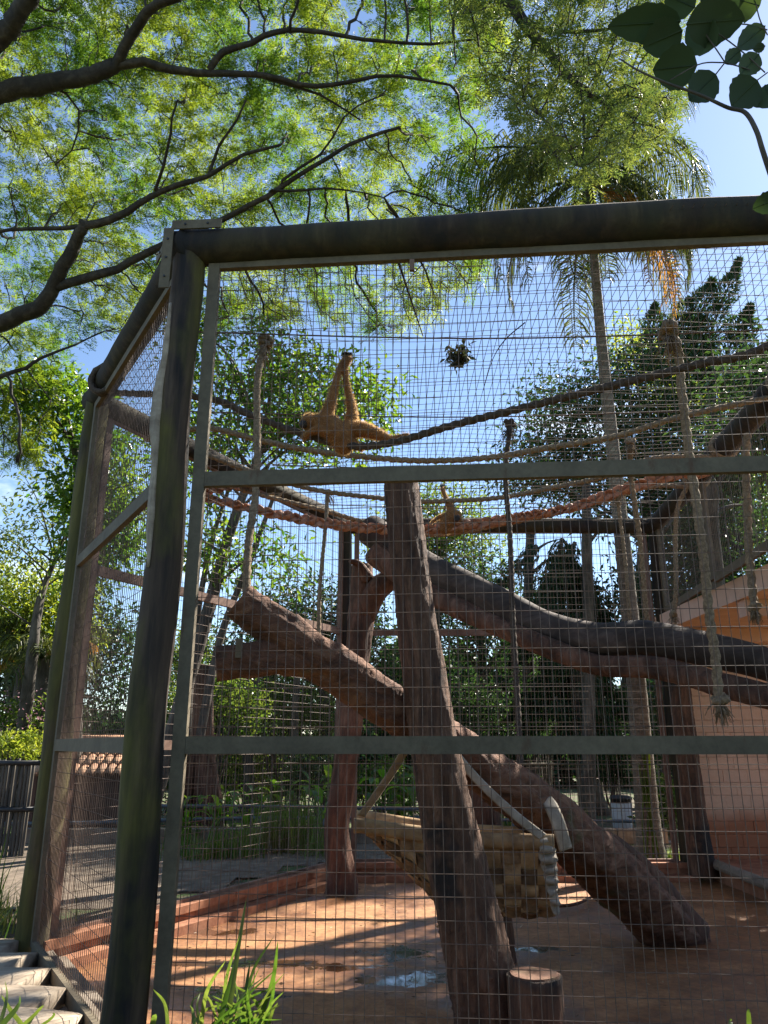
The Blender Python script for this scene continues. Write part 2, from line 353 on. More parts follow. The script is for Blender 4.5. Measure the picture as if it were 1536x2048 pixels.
# ------------------------------------------------------------------ kerbs round the cage floor
def kerb(a,b,label,top=.26,mat='kerb',inner=.30):
    a=np.asarray(a); b=np.asarray(b); d=(b-a)/np.linalg.norm(b-a); nrm=np.array((-d[1],d[0]))
    mid=(a+b)/2
    if sdf([mid+nrm*.1])[0]>0: nrm=-nrm                       # nrm points into the cage
    t=thing('kerb_wall',label,'kerb',(*mid,0),'kerbs round the cage floor')
    n=max(2,int(np.linalg.norm(b-a)/.62)); L=np.linalg.norm(b-a)
    rows=[(-.06,.10,.30),(.103,.175,.12),(.178,top,.15)]
    for k,(z0,z1,inn) in enumerate(rows):
        for i in range(n):
            u0,u1=i*L/n+.003,(i+1)*L/n-.003
            j=.008*rng.standard_normal(); jz=.005*rng.random()
            m_=MB(); c=a+d*(u0+u1)/2+nrm*((inn-.16)/2+j)
            m_.box((c[0],c[1],(z0+z1)/2-jz),(u1-u0,inn+.16,z1-z0-jz),np.array([[d[0],-d[1],0],[d[1],d[0],0],[0,0,1]]))
            part('coping_slab' if k==2 else 'block',m_,M['concrete'] if (k==2 and mat!='kerb') else M[mat],t)
kerb(L_,B1,'earth-stained low kerb along the sunlit left rear side of the cage')
kerb(B1,B2,'earth-stained low kerb along the straight back of the cage')
kerb(C,L_,'rough concrete kerb under the left mesh wall beside timber sleepers',.17,'concrete')
kerb(C,F2,'low kerb under the long front mesh wall',.17,'concrete')

# ------------------------------------------------------------------ the cage
cage=thing('animal_cage','tall wire mesh cage with mossy log posts and grey steel rails','cage',((C+B2)[0]/2,(C+B2)[1]/2,0))
ZR=[.24,1.93,3.69,5.42]                                          # heights of the rails
def log_post(p,z0,z1,r0,r1,lean=(0,0),mat='post',label=None):
    n=40; z=np.linspace(z0,z1,n); t=(z-z0)/(z1-z0)
    path=np.stack([p[0]+lean[0]*t+.012*np.sin(3*z+p[0]),p[1]+lean[1]*t+.012*np.cos(2.3*z+p[1]),z],1)
    m_=MB(); m_.tube(path,r0+(r1-r0)*t,20,.018,3,up0=(1,0,0)); return part('post',m_,M[mat],cage,label,None,True)
pc=log_post(C,-.1,5.62,.128,.118,label='thick olive mossy corner post nearest the viewer')
pl=log_post(L_,-.1,5.55,.145,.12)
log_post(B1+(-.02,.0),-.1,5.5,.12,.11,mat='beam'); log_post(B2,-.1,5.5,.13,.12,mat='beam'); log_post(R_+(.1,0),-.1,5.5,.12,.11,mat='beam'); log_post(F2+(.1,-.05),-.1,5.6,.13,.12)
def log_beam(a,b,z,r0,r1,label=None,ext=.10):
    a=np.asarray(a,float); b=np.asarray(b,float); d=(b-a)/np.linalg.norm(b-a); a=a-d*ext; b=b+d*ext
    n=44; t=np.linspace(0,1,n); P=a+(b-a)*t[:,None]
    path=np.concatenate([P,(z+.012*np.sin(5*t+a[0]))[:,None]],1)
    m_=MB(); m_.tube(path,r0+(r1-r0)*t,20,.02,3); return part('beam',m_,M['beam'],cage,label,None,True)
bf=log_beam(C,F2,5.565,.135,.158,'dark stained log beam along the front top')
bl=log_beam(C,L_,5.56,.135,.125); log_beam(L_,B1,5.52,.125,.12); log_beam(B1,B2,5.50,.13,.13); log_beam(B2,R_,5.52,.135,.15); log_beam(R_,F2,5.55,.15,.15)
def strap_bar(a,b,w,t,nrm,parent,holes=2):
    m_=MB(); m_.bar(a,b,t,w,np.cross(np.asarray(b,float)-np.asarray(a,float),nrm))
    o=part('strap_plate',m_,M['steel'],parent)
    a=np.asarray(a,float); b=np.asarray(b,float); nrm=np.asarray(nrm,float)
    for k in range(holes):
        c=a+(b-a)*((k+.6)/(holes+.2)); mb=MB(); mb.tube([c+nrm*.001,c+nrm*(t/2+.008)],.009,8); part('bolt',mb,M['black'],o)
df=(F2-C)/np.linalg.norm(F2-C); nf=np.array((df[1],-df[0],0)); dl=(L_-C)/np.linalg.norm(L_-C); nl=np.array((-dl[1],dl[0],0))
c3=np.array((*C,0.))
strap_bar(c3+nf*.147+(-.085,0,5.66),c3+nf*.147+(df[0]*.29,df[1]*.29,5.66),.075,.012,nf,pc)
strap_bar(c3+nf*.150+(-.105,0,5.63),c3+nf*.150+(-.105,0,5.12),.075,.012,nf,pc,3)
strap_bar(c3+nl*.150+(dl[0]*-.06,dl[1]*-.06,5.64),c3+nl*.150+(dl[0]*.35,dl[1]*.35,5.60),.07,.012,nl,pc)

def wires(mb,o,du,dv,Lu,Lv,su,sv,nrm,r=.0025,nseg=1,sag=None):
    """a welded grid: wires along v every su, wires along u every sv"""
    def prism(A,B,off):
        k=len(A); t=np.linspace(0,1,nseg+1); P=A[:,None,:]+(B-A)[:,None,:]*t[None,:,None]
        if sag is not None: P=P+sag(P)
        P=P+off
        d=(B-A)/np.linalg.norm(B-A,axis=1)[:,None]; e=np.cross(d,nrm); e/=np.linalg.norm(e,axis=1)[:,None]
        ring=np.stack([e+0*e, np.broadcast_to(nrm,e.shape), -e, -np.broadcast_to(nrm,e.shape)],1)*r
        V=P[:,:,None,:]+ring[:,None,:,:]
        idx=np.arange(k*(nseg+1)*4).reshape(k,nseg+1,4); nx=np.roll(idx,-1,2)
        q=np.stack([idx[:,:-1],nx[:,:-1],nx[:,1:],idx[:,1:]],-1).reshape(-1,4)
        mb.add(V.reshape(-1,3),q,np.repeat(rng.random(k),(nseg+1)*4))
    nu=int(Lu/su); nv=int(Lv/sv)
    us=(np.arange(nu)+.5)*Lu/nu; vs_=(np.arange(nv)+.5)*Lv/nv
    ju=rng.normal(0,.0016,(2,nu)); jv=rng.normal(0,.002,(2,nv))
    prism(o+du*(us+ju[0])[:,None], o+du*(us+ju[1])[:,None]+dv*Lv, nrm*r)
    prism(o+dv*(vs_+jv[0])[:,None], o+dv*(vs_+jv[1])[:,None]+du*Lu, -nrm*r)
def wall(a,b,i0,i1,ins=(.16,.16),off=0.0,bar=.05,fw=.085,steel='steel',su=.058,sv=.116,label=None,ZR=ZR):
    """steel-framed mesh wall from a to b between rails i0..i1"""
    a=np.asarray(a,float); b=np.asarray(b,float); d=(b-a)/np.linalg.norm(b-a); nrm=np.array((-d[1],d[0]))
    if sdf([(a+b)/2+nrm*.1])[0]<0: nrm=-nrm                  # outward
    a=a+d*ins[0]+nrm*off; b=b-d*ins[1]+nrm*off; Lw=np.linalg.norm(b-a)
    d3=np.array((*d,0)); n3=np.array((*nrm,0)); A=np.array((*a,0)); Bq=np.array((*b,0))
    e=MB(); z0,z1=ZR[i0],ZR[i1]
    e.bar(A+(0,0,z0)+d3*fw/2,A+(0,0,z1+.05)+d3*fw/2,fw,bar,n3)
    P=part('mesh_panel',e,M[steel],cage,label)
    e=MB(); e.bar(Bq+(0,0,z0)-d3*fw/2,Bq+(0,0,z1+.05)-d3*fw/2,fw,bar,n3); part('frame_bar',e,M[steel],P)
    for k in range(i0,i1+1):
        h=.105 if 0<k<3 else .10
        e=MB(); e.bar(A+(0,0,ZR[k])+d3*(fw+.002),Bq+(0,0,ZR[k])-d3*(fw+.002),bar,h); part('rail',e,M[steel],P)
    for k in range(i0,i1):
        w=MB(); zl=ZR[k]+.05; zh=ZR[k+1]-.05
        wires(w,A+(0,0,zl)+d3*fw-n3*.012,d3,np.array((0,0,1.)),Lw-2*fw,zh-zl,su,sv,n3)
        part('wire_grid',w,M['wire'],P,None,'stuff')
wall(C,F2,0,3,(.165,.14),-.02,label='front mesh wall with three tiers between wide grey rails')
wall(C,L_,0,3,(.12,.13),0.02)
wall(L_,B1,0,3,(.16,.13),0.0,steel='rust'); wall(B1,B2,0,3,(.14,.16),0.0,steel='rust')
mid=B2+(R_-B2)*.50
wall(B2,mid,2,3,(.14,.0),ZR=[0,0,4.03,5.45]); wall(mid,R_,2,3,(.01,.1),ZR=[0,0,4.03,5.45]); wall(R_,F2,0,3,(.14,.14))
# roof netting, sagging a little between the beams
def roof_sag(P): return np.stack([0*P[...,0],0*P[...,0],-.05+.035*np.sin(1.9*P[...,0]+.7*P[...,1])+.03*np.sin(1.3*P[...,1])],-1)
rm=MB(); wires(rm,np.array((-3.25,4.55,5.60)),np.array((1.,0,0)),np.array((0,1.,0)),7.95,8.1,.075,.15,np.array((0,0,1.)),.0027,20,roof_sag)
v=np.concatenate(rm.v)
fq=np.concatenate(rm.f); cen=v[fq].mean(1); keep=sdf(cen[:,:2])<.0
rm.f=[fq[keep]]
part('roof_netting',rm,M['wire'],cage,'sagging wire roof netting','stuff')
for k in range(4):      # seam rods of the roof
    y=6.2+k*1.75; x0,x1=-2.2+.35*k if k>1 else -2.2-.3*k,4.2
    m_=MB(); m_.tube(smooth_path([(x0,y,5.53),((x0+x1)/2,y+.02,5.46),(x1,y-.03,5.55)],14),.008,6); part('seam_rod',m_,M['wire'],cage)

# ------------------------------------------------------------------ shelter on the right with block wall and slab roof
sh=thing('shelter_building','peach block wall shelter with thick concrete slab roof at the right','building',(6.2,11.8,0))
bw,bh=.39,.19
bk=MB(); bk.box((0,0,0),(bw-.008,.10,bh-.008)); bme=None
def bevel_block(w,d,h,bv=.006):
    m_=MB(); x,y,z=w/2,d/2,h/2
    o=[(-x,-z),(x,-z),(x,z),(-x,z)]; i_=[(-x+bv,-z+bv),(x-bv,-z+bv),(x-bv,z-bv),(-x+bv,z-bv)]
    V=[(a,y,b) for a,b in o]+[(a,-y+bv,b) for a,b in o]+[(a,-y,b) for a,b in i_]
    Fq=[(0,1,2,3)]+[(k,4+k,4+(k+1)%4,(k+1)%4) for k in range(4)]+[(4+k,8+k,8+(k+1)%4,4+(k+1)%4) for k in range(4)]+[(8,11,10,9)]
    m_.add(V,np.array(Fq)); return m_.mesh('block')
def m_block():
    m,nt,b=nodes('peach_block'); n=noise(nt,22,6,.65); 
    g_=nt.nodes.new('ShaderNodeNewGeometry'); sp=nt.nodes.new('ShaderNodeSeparateXYZ'); nt.links.new(g_.outputs['Position'],sp.inputs[0])
    big=nt.nodes.new('ShaderNodeTexNoise'); big.inputs['Scale'].default_value=1.2; big.inputs['Detail'].default_value=5; nt.links.new(g_.outputs['Position'],big.inputs['Vector'])
    ad=nt.nodes.new('ShaderNodeMath'); ad.operation='MULTIPLY_ADD'; ad.inputs[1].default_value=.7; nt.links.new(big.outputs['Fac'],ad.inputs[0]); nt.links.new(sp.outputs['Z'],ad.inputs[2])
    splash=maprange(nt,ad.outputs[0],1.15,1.45,1,0)          # red mud splashed on the foot of the wall
    col=ramp(nt,n,[(.3,(.66,.44,.30)),(.7,(.76,.54,.39))])
    col=mixc(nt,1.0,col,ramp(nt,objrand(nt),[(0,(.93,.93,.93)),(1,(1.05,1.05,1.05))]),'MULTIPLY')
    col=mixc(nt,splash,col,(.38,.155,.075))
    nt.links.new(col,b.inputs['Base Color']); b.inputs['Roughness'].default_value=.85; bump(nt,b,n,.4,.006); return m
M['block']=m_block()
wallback=MB(); wallback.box((7.25,13.02,2.03),(4.7,.12,3.5)); part('wall',wallback,M['block'],sh)
me=bevel_block(bw-.004,.09,bh-.004,.0035); me.materials.append(M['block'])
for r_ in range(18):
    for c_ in range(8):
        x=4.98+(c_+.5*(r_%2))*bw+bw/2
        if x>8: continue
        o=part('block',me,None,sh,mat4=Matrix.Translation((x,12.92+.002*rng.standard_normal(),.32+r_*bh)))
meh=bevel_block(bw/2-.004,.09,bh-.004,.0035); meh.materials.append(M['block'])
for r_ in range(1,18,2): part('half_block',meh,None,sh,mat4=Matrix.Translation((4.98+bw/4,12.92,.32+r_*bh)))
s_=MB(); s_.box((5.75,9.6,3.83),(2.5,7.4,.27)); slab=part('roof_slab',s_,M['peach'],sh)
for yy in (12.2,9.7,7.0):
    s_=MB(); s_.box((5.77,yy,3.585),(2.45,.20,.21)); part('roof_beam',s_,M['peach'],slab)
for yy in (12.2,9.7,7.0):
    s_=MB(); s_.box((6.8,yy,1.87),(.18,.18,3.22)); part('column',s_,M['peach'],sh)
s_=MB(); s_.box((7.2,10.2,.13),(4.6,5.6,.24)); part('floor_step',s_,M['kerb'],sh)
s_=MB(); s_.tube(smooth_path([(4.86,12.6,.26),(4.82,10.5,.25),(4.88,8.2,.24)],20),.07,12,.02); part('step_edge',s_,M['concrete'],sh)
s_=MB(); s_.box((6.6,11.9,.42),(1.3,.5,.05)); sf=part('feeding_shelf',s_,M['darkwood'],sh)
for dx in (-.5,.5):
    s_=MB(); s_.box((6.6+dx,11.9,.32),(.08,.4,.14)); part('shelf_leg',s_,M['darkwood'],sf)
# dark rough log upright beside the corner of the shelter
def log(name,label,pts,radii,mat,seg=22,n=60,bmp=.035,group=None,ridge=.035):
    path=smooth_path(pts,n); mb=MB(); mb.tube(path,lerp_list(radii,n),seg,bmp,3,ridge=ridge)
    return solo(name,mb,M[mat],label,'log',group,True)
log('upright_log','dark rough upright log beside the corner of the peach shelter',[at(1408,1752,12.35),at(1385,1600,12.35),at(1368,1450,12.35),at(1352,1330,12.35)],[.19,.17,.165,.15],'bark_post',44,110)

# ================================================================== logs the animals climb on
log('leaning_post','tall leaning red-brown log post in the middle of the cage',[at(985,2075,6.12),at(950,1900,6.1),at(898,1650,6.1),at(860,1420,6.1),at(826,1180,6.1),at(800,968,6.1)],[.245,.235,.20,.175,.15,.142],'bark_post',60,200,.03)
# long forked log: from the ground at the right up to the fork at the left
t=thing('forked_log','long forked log leaning up from the ground to the left through the cage','log',(2.9,8.9,0))
pts=[at(1365,1890,8.95),at(1250,1770,8.4),at(1120,1655,7.6),at(985,1555,6.95),at(880,1480,6.62),at(770,1405,6.3),at(670,1335,6.05),at(590,1290,5.9)]
mb=MB(); mb.tube(smooth_path(pts,260),lerp_list([.30,.285,.25,.20,.185,.18,.17,.165],260),60,.04,3,ridge=.04); trunk_o=part('stem',mb,M['bark_fork'],t,None,None,True)
mb=MB(); mb.tube(smooth_path([at(620,1312,5.95),at(560,1262,5.82),at(505,1222,5.75),at(478,1200,5.72)],30),[.165]*10+[.15]*10+[.14]*10,50,.04,3,ridge=.04); part('fork_arm',mb,M['bark_fork'],t,None,None,True)
mb=MB(); mb.tube(smooth_path([at(640,1318,6.0),at(560,1312,5.85),at(490,1322,5.75),at(432,1328,5.7)],30),[.15]*10+[.135]*10+[.125]*10,50,.04,3,ridge=.04); part('fork_arm',mb,M['bark_fork'],t,None,None,True)
mb=MB(); a=at(478,1296,5.60); mb.box(a,(.05,.012,.14)); part('metal_tag',mb,M['steel'],t)
mb=MB(); mb.tube(smooth_path([at(1390,1870,8.8),at(1300,1760,8.55),at(1230,1690,8.3),at(1165,1648,8.0)],30),lerp_list([.17,.13,.09,.05],30),14,.05,3); part('side_ridge',mb,M['bark_red'],t,None,None,True)
# two long smooth logs crossing to the right
log('smooth_log','thick smooth grey log sloping down to the right with a sunlit top',[at(738,1058,10.9),at(800,1100,10.6),at(860,1140,10.3),at(930,1172,10.0),at(1000,1207,9.7),at(1100,1256,9.4),at(1200,1279,9.0),at(1280,1276,8.8),at(1340,1284,8.65),at(1440,1304,8.4),at(1536,1328,8.2),at(1640,1362,7.9)],[.225,.225,.215,.205,.20,.19,.19,.205,.195,.185,.175,.17],'bark_smooth',30,130,.02,ridge=.006)
log('lower_log','thinner dark reddish log running just below the smooth grey log',[at(748,1105,10.6),at(820,1160,10.35),at(900,1208,10.0),at(1000,1254,9.6),at(1100,1296,9.2),at(1200,1330,8.9),at(1300,1334,8.6),at(1380,1352,8.4),at(1440,1370,8.2),at(1536,1394,7.9),at(1640,1425,7.6)],[.17,.16,.14,.125,.12,.12,.12,.125,.13,.125,.12],'bark_red',36,160,.03)
# rear trunk with two short arms
t=thing('rear_trunk','crooked red-brown trunk with broken arms standing at the rear left','tree trunk',atz(683,1792,0))
mb=MB(); mb.tube(smooth_path([at(680,1800,11.4),at(683,1760,11.4),at(672,1660,11.4),at(688,1560,11.4),at(702,1450,11.4),at(712,1340,11.4),at(722,1240,11.4),at(724,1130,11.4)],150),lerp_list([.225,.20,.175,.165,.17,.18,.19,.16],150),44,.04,3,ridge=.03); part('stem',mb,M['bark_red'],t,None,None,True)
mb=MB(); mb.tube(smooth_path([at(724,1230,11.4),at(752,1180,11.3),at(790,1150,11.2),at(820,1120,11.1)],24),lerp_list([.19,.18,.16,.14],24),16,.05,3); part('arm',mb,M['bark_red'],t,None,None,True)
mb=MB(); mb.tube(smooth_path([at(735,1160,11.3),at(718,1130,11.2),at(700,1122,11.1)],16),lerp_list([.10,.06,.035],16),12,.08,3); part('arm',mb,M['bark_red'],t,None,None,True)
log('short_post','short dark red-brown post under the long forked log behind the hammock',[at(985,1925,8.1),at(975,1780,8.1),at(962,1640,8.1),at(955,1552,8.1)],[.21,.20,.19,.18],'bark_red',40,60,.035)
# stump in the foreground
t=thing('stump','dark sawn stump on the floor right of the leaning post','stump',atz(1070,2090,0))
c=at(1070,1995,5.85); zt=at(1070,1950,5.85)[2]
mb=MB(); mb.tube([(c[0],c[1],z) for z in np.linspace(-.03,zt,12)],[.20]*3+[.185]*6+[.183]*3,24,.03,3); part('stem',mb,M['bark_post'],t,None,None,True)
mb=MB(); mb.tube([(c[0],c[1],zt+.001),(c[0],c[1],zt+.012)],[.165,.16],24,.03,3); part('sawn_top',mb,M['bark_fork'],t)
log('floor_branch','thin dark twig lying on the floor right of the hammock',[atz(1105,1812,.05),atz(1150,1808,.09),atz(1190,1790,.06),atz(1225,1765,.04)],[.02,.018,.014,.008],'bark_red',8,24,.1)

# ================================================================== ropes
def rope_pts(px,d0): return [at(x,y,d) for (x,y,d) in px]
def sag_rope(label,pts,r,mat='rope',ends=True):
    pts=[np.asarray(p,float) for p in pts]; r*=.88; t=thing('slack_rope',label,'rope',pts[len(pts)//2],'ropes slung across the cage')
    L=sum(np.linalg.norm(b-a) for a,b in zip(pts,pts[1:])); n=int(L/.022)
    mb=MB(); mb.tube(smooth_path(pts,n),r,12,lobes=3,pitch=r*3.1,lob=.20); part('twisted_cord',mb,M[mat],t,None,None,True)
    if ends:
        for p in (pts[0],pts[-1]):
            mb=MB(); th=np.linspace(0,2*np.pi*2.2,60); rr=.155
            d=pts[1]-pts[0] if p is pts[0] else pts[-1]-pts[-2]; d=np.array((d[0],d[1],0)); d/=np.linalg.norm(d)
            mb.tube(np.stack([p[0]+d[0]*rr*np.cos(th)+d[1]*.05*th/6,p[1]+d[1]*rr*np.cos(th)-d[0]*.05*th/6,5.54+rr*np.sin(th)],1),r,8,lobes=3,pitch=r*3.1,lob=.2); part('tied_loop',mb,M[mat],t,None,None,True)
sag_rope('dark thick rope under the hanging ape rising to the upper right',[(-2.86,7.25,5.42),at(412,796,6.95),at(501,830,6.8),at(606,868,6.62),at(700,892,6.5),at(790,884,6.3),at(900,852,6.1),at(1060,812,5.85),at(1250,765,5.6),at(1400,728,5.4),at(1540,690,5.2),(4.0,5.0,5.42)],.036,'rope_dark')
sag_rope('tan rope sagging right below the hanging ape across the upper tier',[(-2.7,8.5,5.42),at(408,856,7.7),at(517,880,7.7),at(622,901,7.7),at(723,913,7.7),at(824,921,7.7),at(915,920,7.7),at(1003,912,7.65),at(1107,894,7.6),at(1231,873,7.5),at(1368,832,7.4),(4.17,7.3,5.42)],.034)
sag_rope('tan rope crossing just under the middle rail near the small ape',[(-2.3,9.35,5.42),at(404,907,8.9),at(489,939,9.1),at(594,971,9.3),at(662,985,9.4),at(767,997,9.5),at(836,1003,9.5),at(915,1001,9.5),at(1003,995,9.5),at(1107,975,9.4),at(1206,954,9.3),at(1306,917,9.2),(4.3,9.1,5.42)],.034)
sag_rope('lowest dark tan rope running close beneath the braided hose',[(-1.6,10.6,5.42),at(469,975,10.2),at(541,995,10.5),at(642,1020,10.7),at(735,1046,10.9),at(820,1066,10.9),at(900,1068,10.8),at(1003,1049,10.7),at(1107,1028,10.6),at(1210,1001,10.5),at(1300,974,10.4),(4.42,10.3,5.42)],.036)
# braided hose
hp=[(-2.0,10.0,5.36),at(398,987,9.9),at(481,1012,10.0),at(582,1034,10.2),at(662,1048,10.3),at(735,1056,10.35),at(820,1060,10.35),at(900,1054,10.3),at(1003,1041,10.2),at(1066,1030,10.1),at(1148,1014,10.0),at(1231,985,9.9),at(1339,952,9.7),(4.3,9.5,5.36)]
t=thing('braided_hose','orange braided canvas hose sagging across the cage under the small ape','hose',hp[6])
base=smooth_path(hp,420); tt=np.linspace(0,1,420)*9.2/.42*2*np.pi
for k in range(3):
    ph=k*2*np.pi/3; off=np.zeros_like(base); off[:,2]=.042*np.sin(tt+ph); off[:,1]=.030*np.sin(2*(tt+ph)); off[:,0]=.01*np.cos(tt+ph)
    mb=MB(); mb.tube(base+off,.034,10,flat=(1.25,.42),up0=(0,.5,1)); part('hose_strand',mb,M['hose'],t,None,None,True)
# hanging ropes
unit_=lambda a:a/(np.linalg.norm(a,axis=-1,keepdims=True)+1e-9)
def fray(mb,p,r,n=26,L=.12):
    for _ in range(n):
        d=rng.normal(0,.6,3); d[2]=-abs(rng.normal(1.6,.5)); d/=np.linalg.norm(d); l=L*rng.uniform(.5,1.1)
        mb.tube([p,p+d*l*.5+rng.normal(0,.01,3),p+d*l+(0,0,-.02)],[r*.12,r*.10,r*.05],4)
def hang_rope(label,pts,r,mat='rope',knot=True,top=True,big=1.0):
    pts=[np.asarray(p,float) for p in pts]; r*=.88; t=thing('hanging_rope',label,'rope',pts[-1],'ropes hanging from the cage roof')
    L=sum(np.linalg.norm(b-a) for a,b in zip(pts,pts[1:])); n=max(20,int(L/.020))
    P=smooth_path(pts,n); s=np.linspace(0,L,n); P[:,0]+=.008*np.sin(s*4+pts[0][0]*9)
    mb=MB(); mb.tube(P,r,12,lobes=3,pitch=r*3.1,lob=.18); part('twisted_cord',mb,M[mat],t,None,None,True)
    def knot_at(p,k,nm):
        mb=MB(); R=r*1.25*k; d0=unit_(rng.normal(0,1,(14,3)))*R*rng.uniform(.55,1.1,(14,1))*np.array((1,1,.8)); mb.tube(smooth_path(p+d0,90),r*.8*min(k,1.25),8,lobes=3,pitch=r*3,lob=.2)
        fray(mb,p-(0,0,R*.3),r*1.3,46,.15*k); part(nm,mb,M[mat],t,None,None,True)
    if top: knot_at(pts[0],1.15*big,'top_knot')
    if knot: knot_at(pts[-1],1.1,'end_knot')
hang_rope('tan rope hanging left of the big ape down to the forked log tip',[at(530,684,6.28),at(517,760,6.2),at(514,880,6.1),at(510,990,6.0),at(499,1090,5.85),at(492,1192,5.74)],.034,'rope',False,True,1.4)
hang_rope('thin tan rope hanging between the fork tip and the rear trunk',[at(656,985,10.4),at(651,1040,10.3),at(645,1120,10.3),at(639,1210,10.3),at(635,1292,10.3)],.030,'rope',False)
hang_rope('dark shaggy rope hanging to the leaning log in the centre right',[at(1020,848,8.2),at(1012,930,8.1),at(1018,1040,8.0),at(1022,1160,7.9),at(1032,1330,7.75),at(1036,1460,7.6),at(1046,1600,7.35)],.032,'rope_dark',True,True,1.4)
hang_rope('reddish tan rope hanging in front of the palm trunk',[at(1236,985,9.9),at(1242,1050,9.9),at(1250,1130,9.9),at(1262,1250,9.9)],.026,'rope',False)
hang_rope('orange tan rope with knotted top hanging right of the palm trunk',[at(1259,884,8.9),at(1264,960,9.2),at(1276,1060,9.4),at(1290,1190,9.6),at(1300,1275,9.7)],.036,'rope',False)
hang_rope('short rope with a ragged knot hanging over the shelter roof edge',[at(1378,965,10.2),at(1356,1012,10.2),at(1352,1080,10.2),at(1352,1160,10.2),at(1347,1228,10.2)],.034,'rope',True,False)
hang_rope('longest thick tan rope hanging on the right past both sloping logs',[at(1338,662,6.05),at(1356,690,6.05),at(1362,780,6.05),at(1376,900,6.05),at(1392,990,6.05),at(1408,1110,6.05),at(1417,1230,6.05),at(1430,1320,6.05),at(1440,1398,6.05)],.040,'rope',True,True,1.7)
hang_rope('thick rope with bushy end knot hanging at the far right',[at(1496,868,8.0),at(1490,930,8.0),at(1495,1020,8.0),at(1500,1110,8.0),at(1508,1215,8.0)],.046,'rope',True,False)

# ================================================================== woven hammock
ham=thing('woven_hammock','woven tan canvas hammock basket slung behind the leaning post','hammock',at(900,1830,7.3))
rl,rr_=at(722,1645,7.35),at(1092,1680,7.05)
def ham_surf(u,v):
    u=np.asarray(u,float); v=np.asarray(v,float)
    rim=rl+(rr_-rl)*u[...,None]
    w=.36-.06*u                                                 # half width front to back
    dep=.10+.46*np.clip(u/.42,0,1)**.8+.03*np.sin(np.pi*u)
    s=2*v-1; prof=1-np.abs(s)**2.6
    P=np.array(rim); P[...,0]+=.09*np.sin(np.pi*np.clip(v,0,1))*(1-u)*1.6+.02*np.sin(9*u)
    P[...,1]+=w*np.sign(s)*np.abs(s)**.75*1.0
    P[...,2]+=-dep*prof-.03*np.sin(np.pi*u)-.05*(s>0)*s*0
    return P
def ribbon(name,uv,width,axis,phase,parent,mat):
    """flat strap that weaves over and under along the basket"""
    n=len(uv); u,v=uv[:,0],uv[:,1]; e=1e-3
    P=ham_surf(u,v); Pu=(ham_surf(u+e,v)-ham_surf(u-e,v)); Pv=(ham_surf(u,v+e)-ham_surf(u,v-e))
    N=np.cross(Pu,Pv); N/=np.linalg.norm(N,axis=1)[:,None]+1e-9
    A=Pu if axis=='v' else Pv; A=A/(np.linalg.norm(A,axis=1)[:,None]+1e-9)
    P=P+N*(.015*phase)[:,None]
    w=width/2; th=.004
    V=np.stack([P-A*w+N*th-N*.004,P+N*(th+.004),P+A*w+N*th-N*.004,P+A*w-N*th-N*.004,P-N*(th-.004),P-A*w-N*th-N*.004],1)
    idx=np.arange(n*6).reshape(n,6); nx=np.roll(idx,-1,1)
    q=np.stack([idx[:-1],nx[:-1],nx[1:],idx[1:]],-1).reshape(-1,4)
    mb=MB(); mb.add(V.reshape(-1,3),q); part(name,mb,mat,parent)
NW,NE=11,15
for i in range(NW):
    u0=(i+.5)/NW; v=np.linspace(.0,1,90); ph=np.sin(np.pi*(v*NE)+i*np.pi); ribbon('strap',np.stack([np.full(90,u0)+.006*np.sin(7*v+i),v],1),1.70/NW*.90,'v',ph,ham,M['canvas'])
for j in range(NE):
    v0=(j+.5)/NE; u=np.linspace(.0,1,80); ph=-np.sin(np.pi*(u*NW)+j*np.pi); ribbon('strap',np.stack([u,np.full(80,v0)],1),.118,'u',ph,ham,M['canvas_shaded'])
for vv,nm in ((0.0,'rim'),(1.0,'rim')):
    u=np.linspace(-.03,1.0,40); P=ham_surf(np.clip(u,0,1),np.full(40,vv)); P[:,0]+=np.where(u<0,u*1.7,0); P[:,2]+=.01
    mb=MB(); mb.tube(P,.062,14,.05,flat=(1.0,.75)); part(nm,mb,M['canvas'],ham,None,None,True)
def belt(name,pts,w,mat,parent,n=40,twist=0.0,th=.10):
    P=smooth_path(pts,n); mb=MB(); mb.tube(P,w/2,8,flat=(1.0,th),up0=(1,.3,.2)); part(name,mb,mat,parent,None,None,True)
belt('sling_strap',[at(722,1632,6.95),at(752,1590,6.85),at(790,1535,6.7),at(822,1480,6.5),at(846,1452,6.35)],.085,M['canvas_pale'],ham)
belt('sling_strap',[at(1094,1680,6.75),at(1030,1630,6.7),at(960,1565,6.6),at(908,1505,6.45),at(880,1470,6.36)],.075,M['canvas_pale'],ham)
belt('sling_strap',[at(1132,1700,7.0),at(1118,1650,7.0),at(1102,1612,7.05),at(1088,1590,7.2),at(1100,1585,7.5)],.13,M['canvas_pale'],ham)
# crumpled pale end of the strap
n=60; s=np.linspace(0,1,n); P=np.array([at(1092+22*k,1683+148*k,6.72) for k in s]); P[:,1]+=.035*np.sin(s*44); P[:,2]+=.012*np.cos(s*44)
mb=MB(); mb.tube(P,lerp_list([.055,.075,.06,.05,.045,.02],n),10,flat=(1.0,.35),up0=(1,0,.2)); part('crumpled_strap_end',mb,M['canvas_pale'],ham,None,None,True)

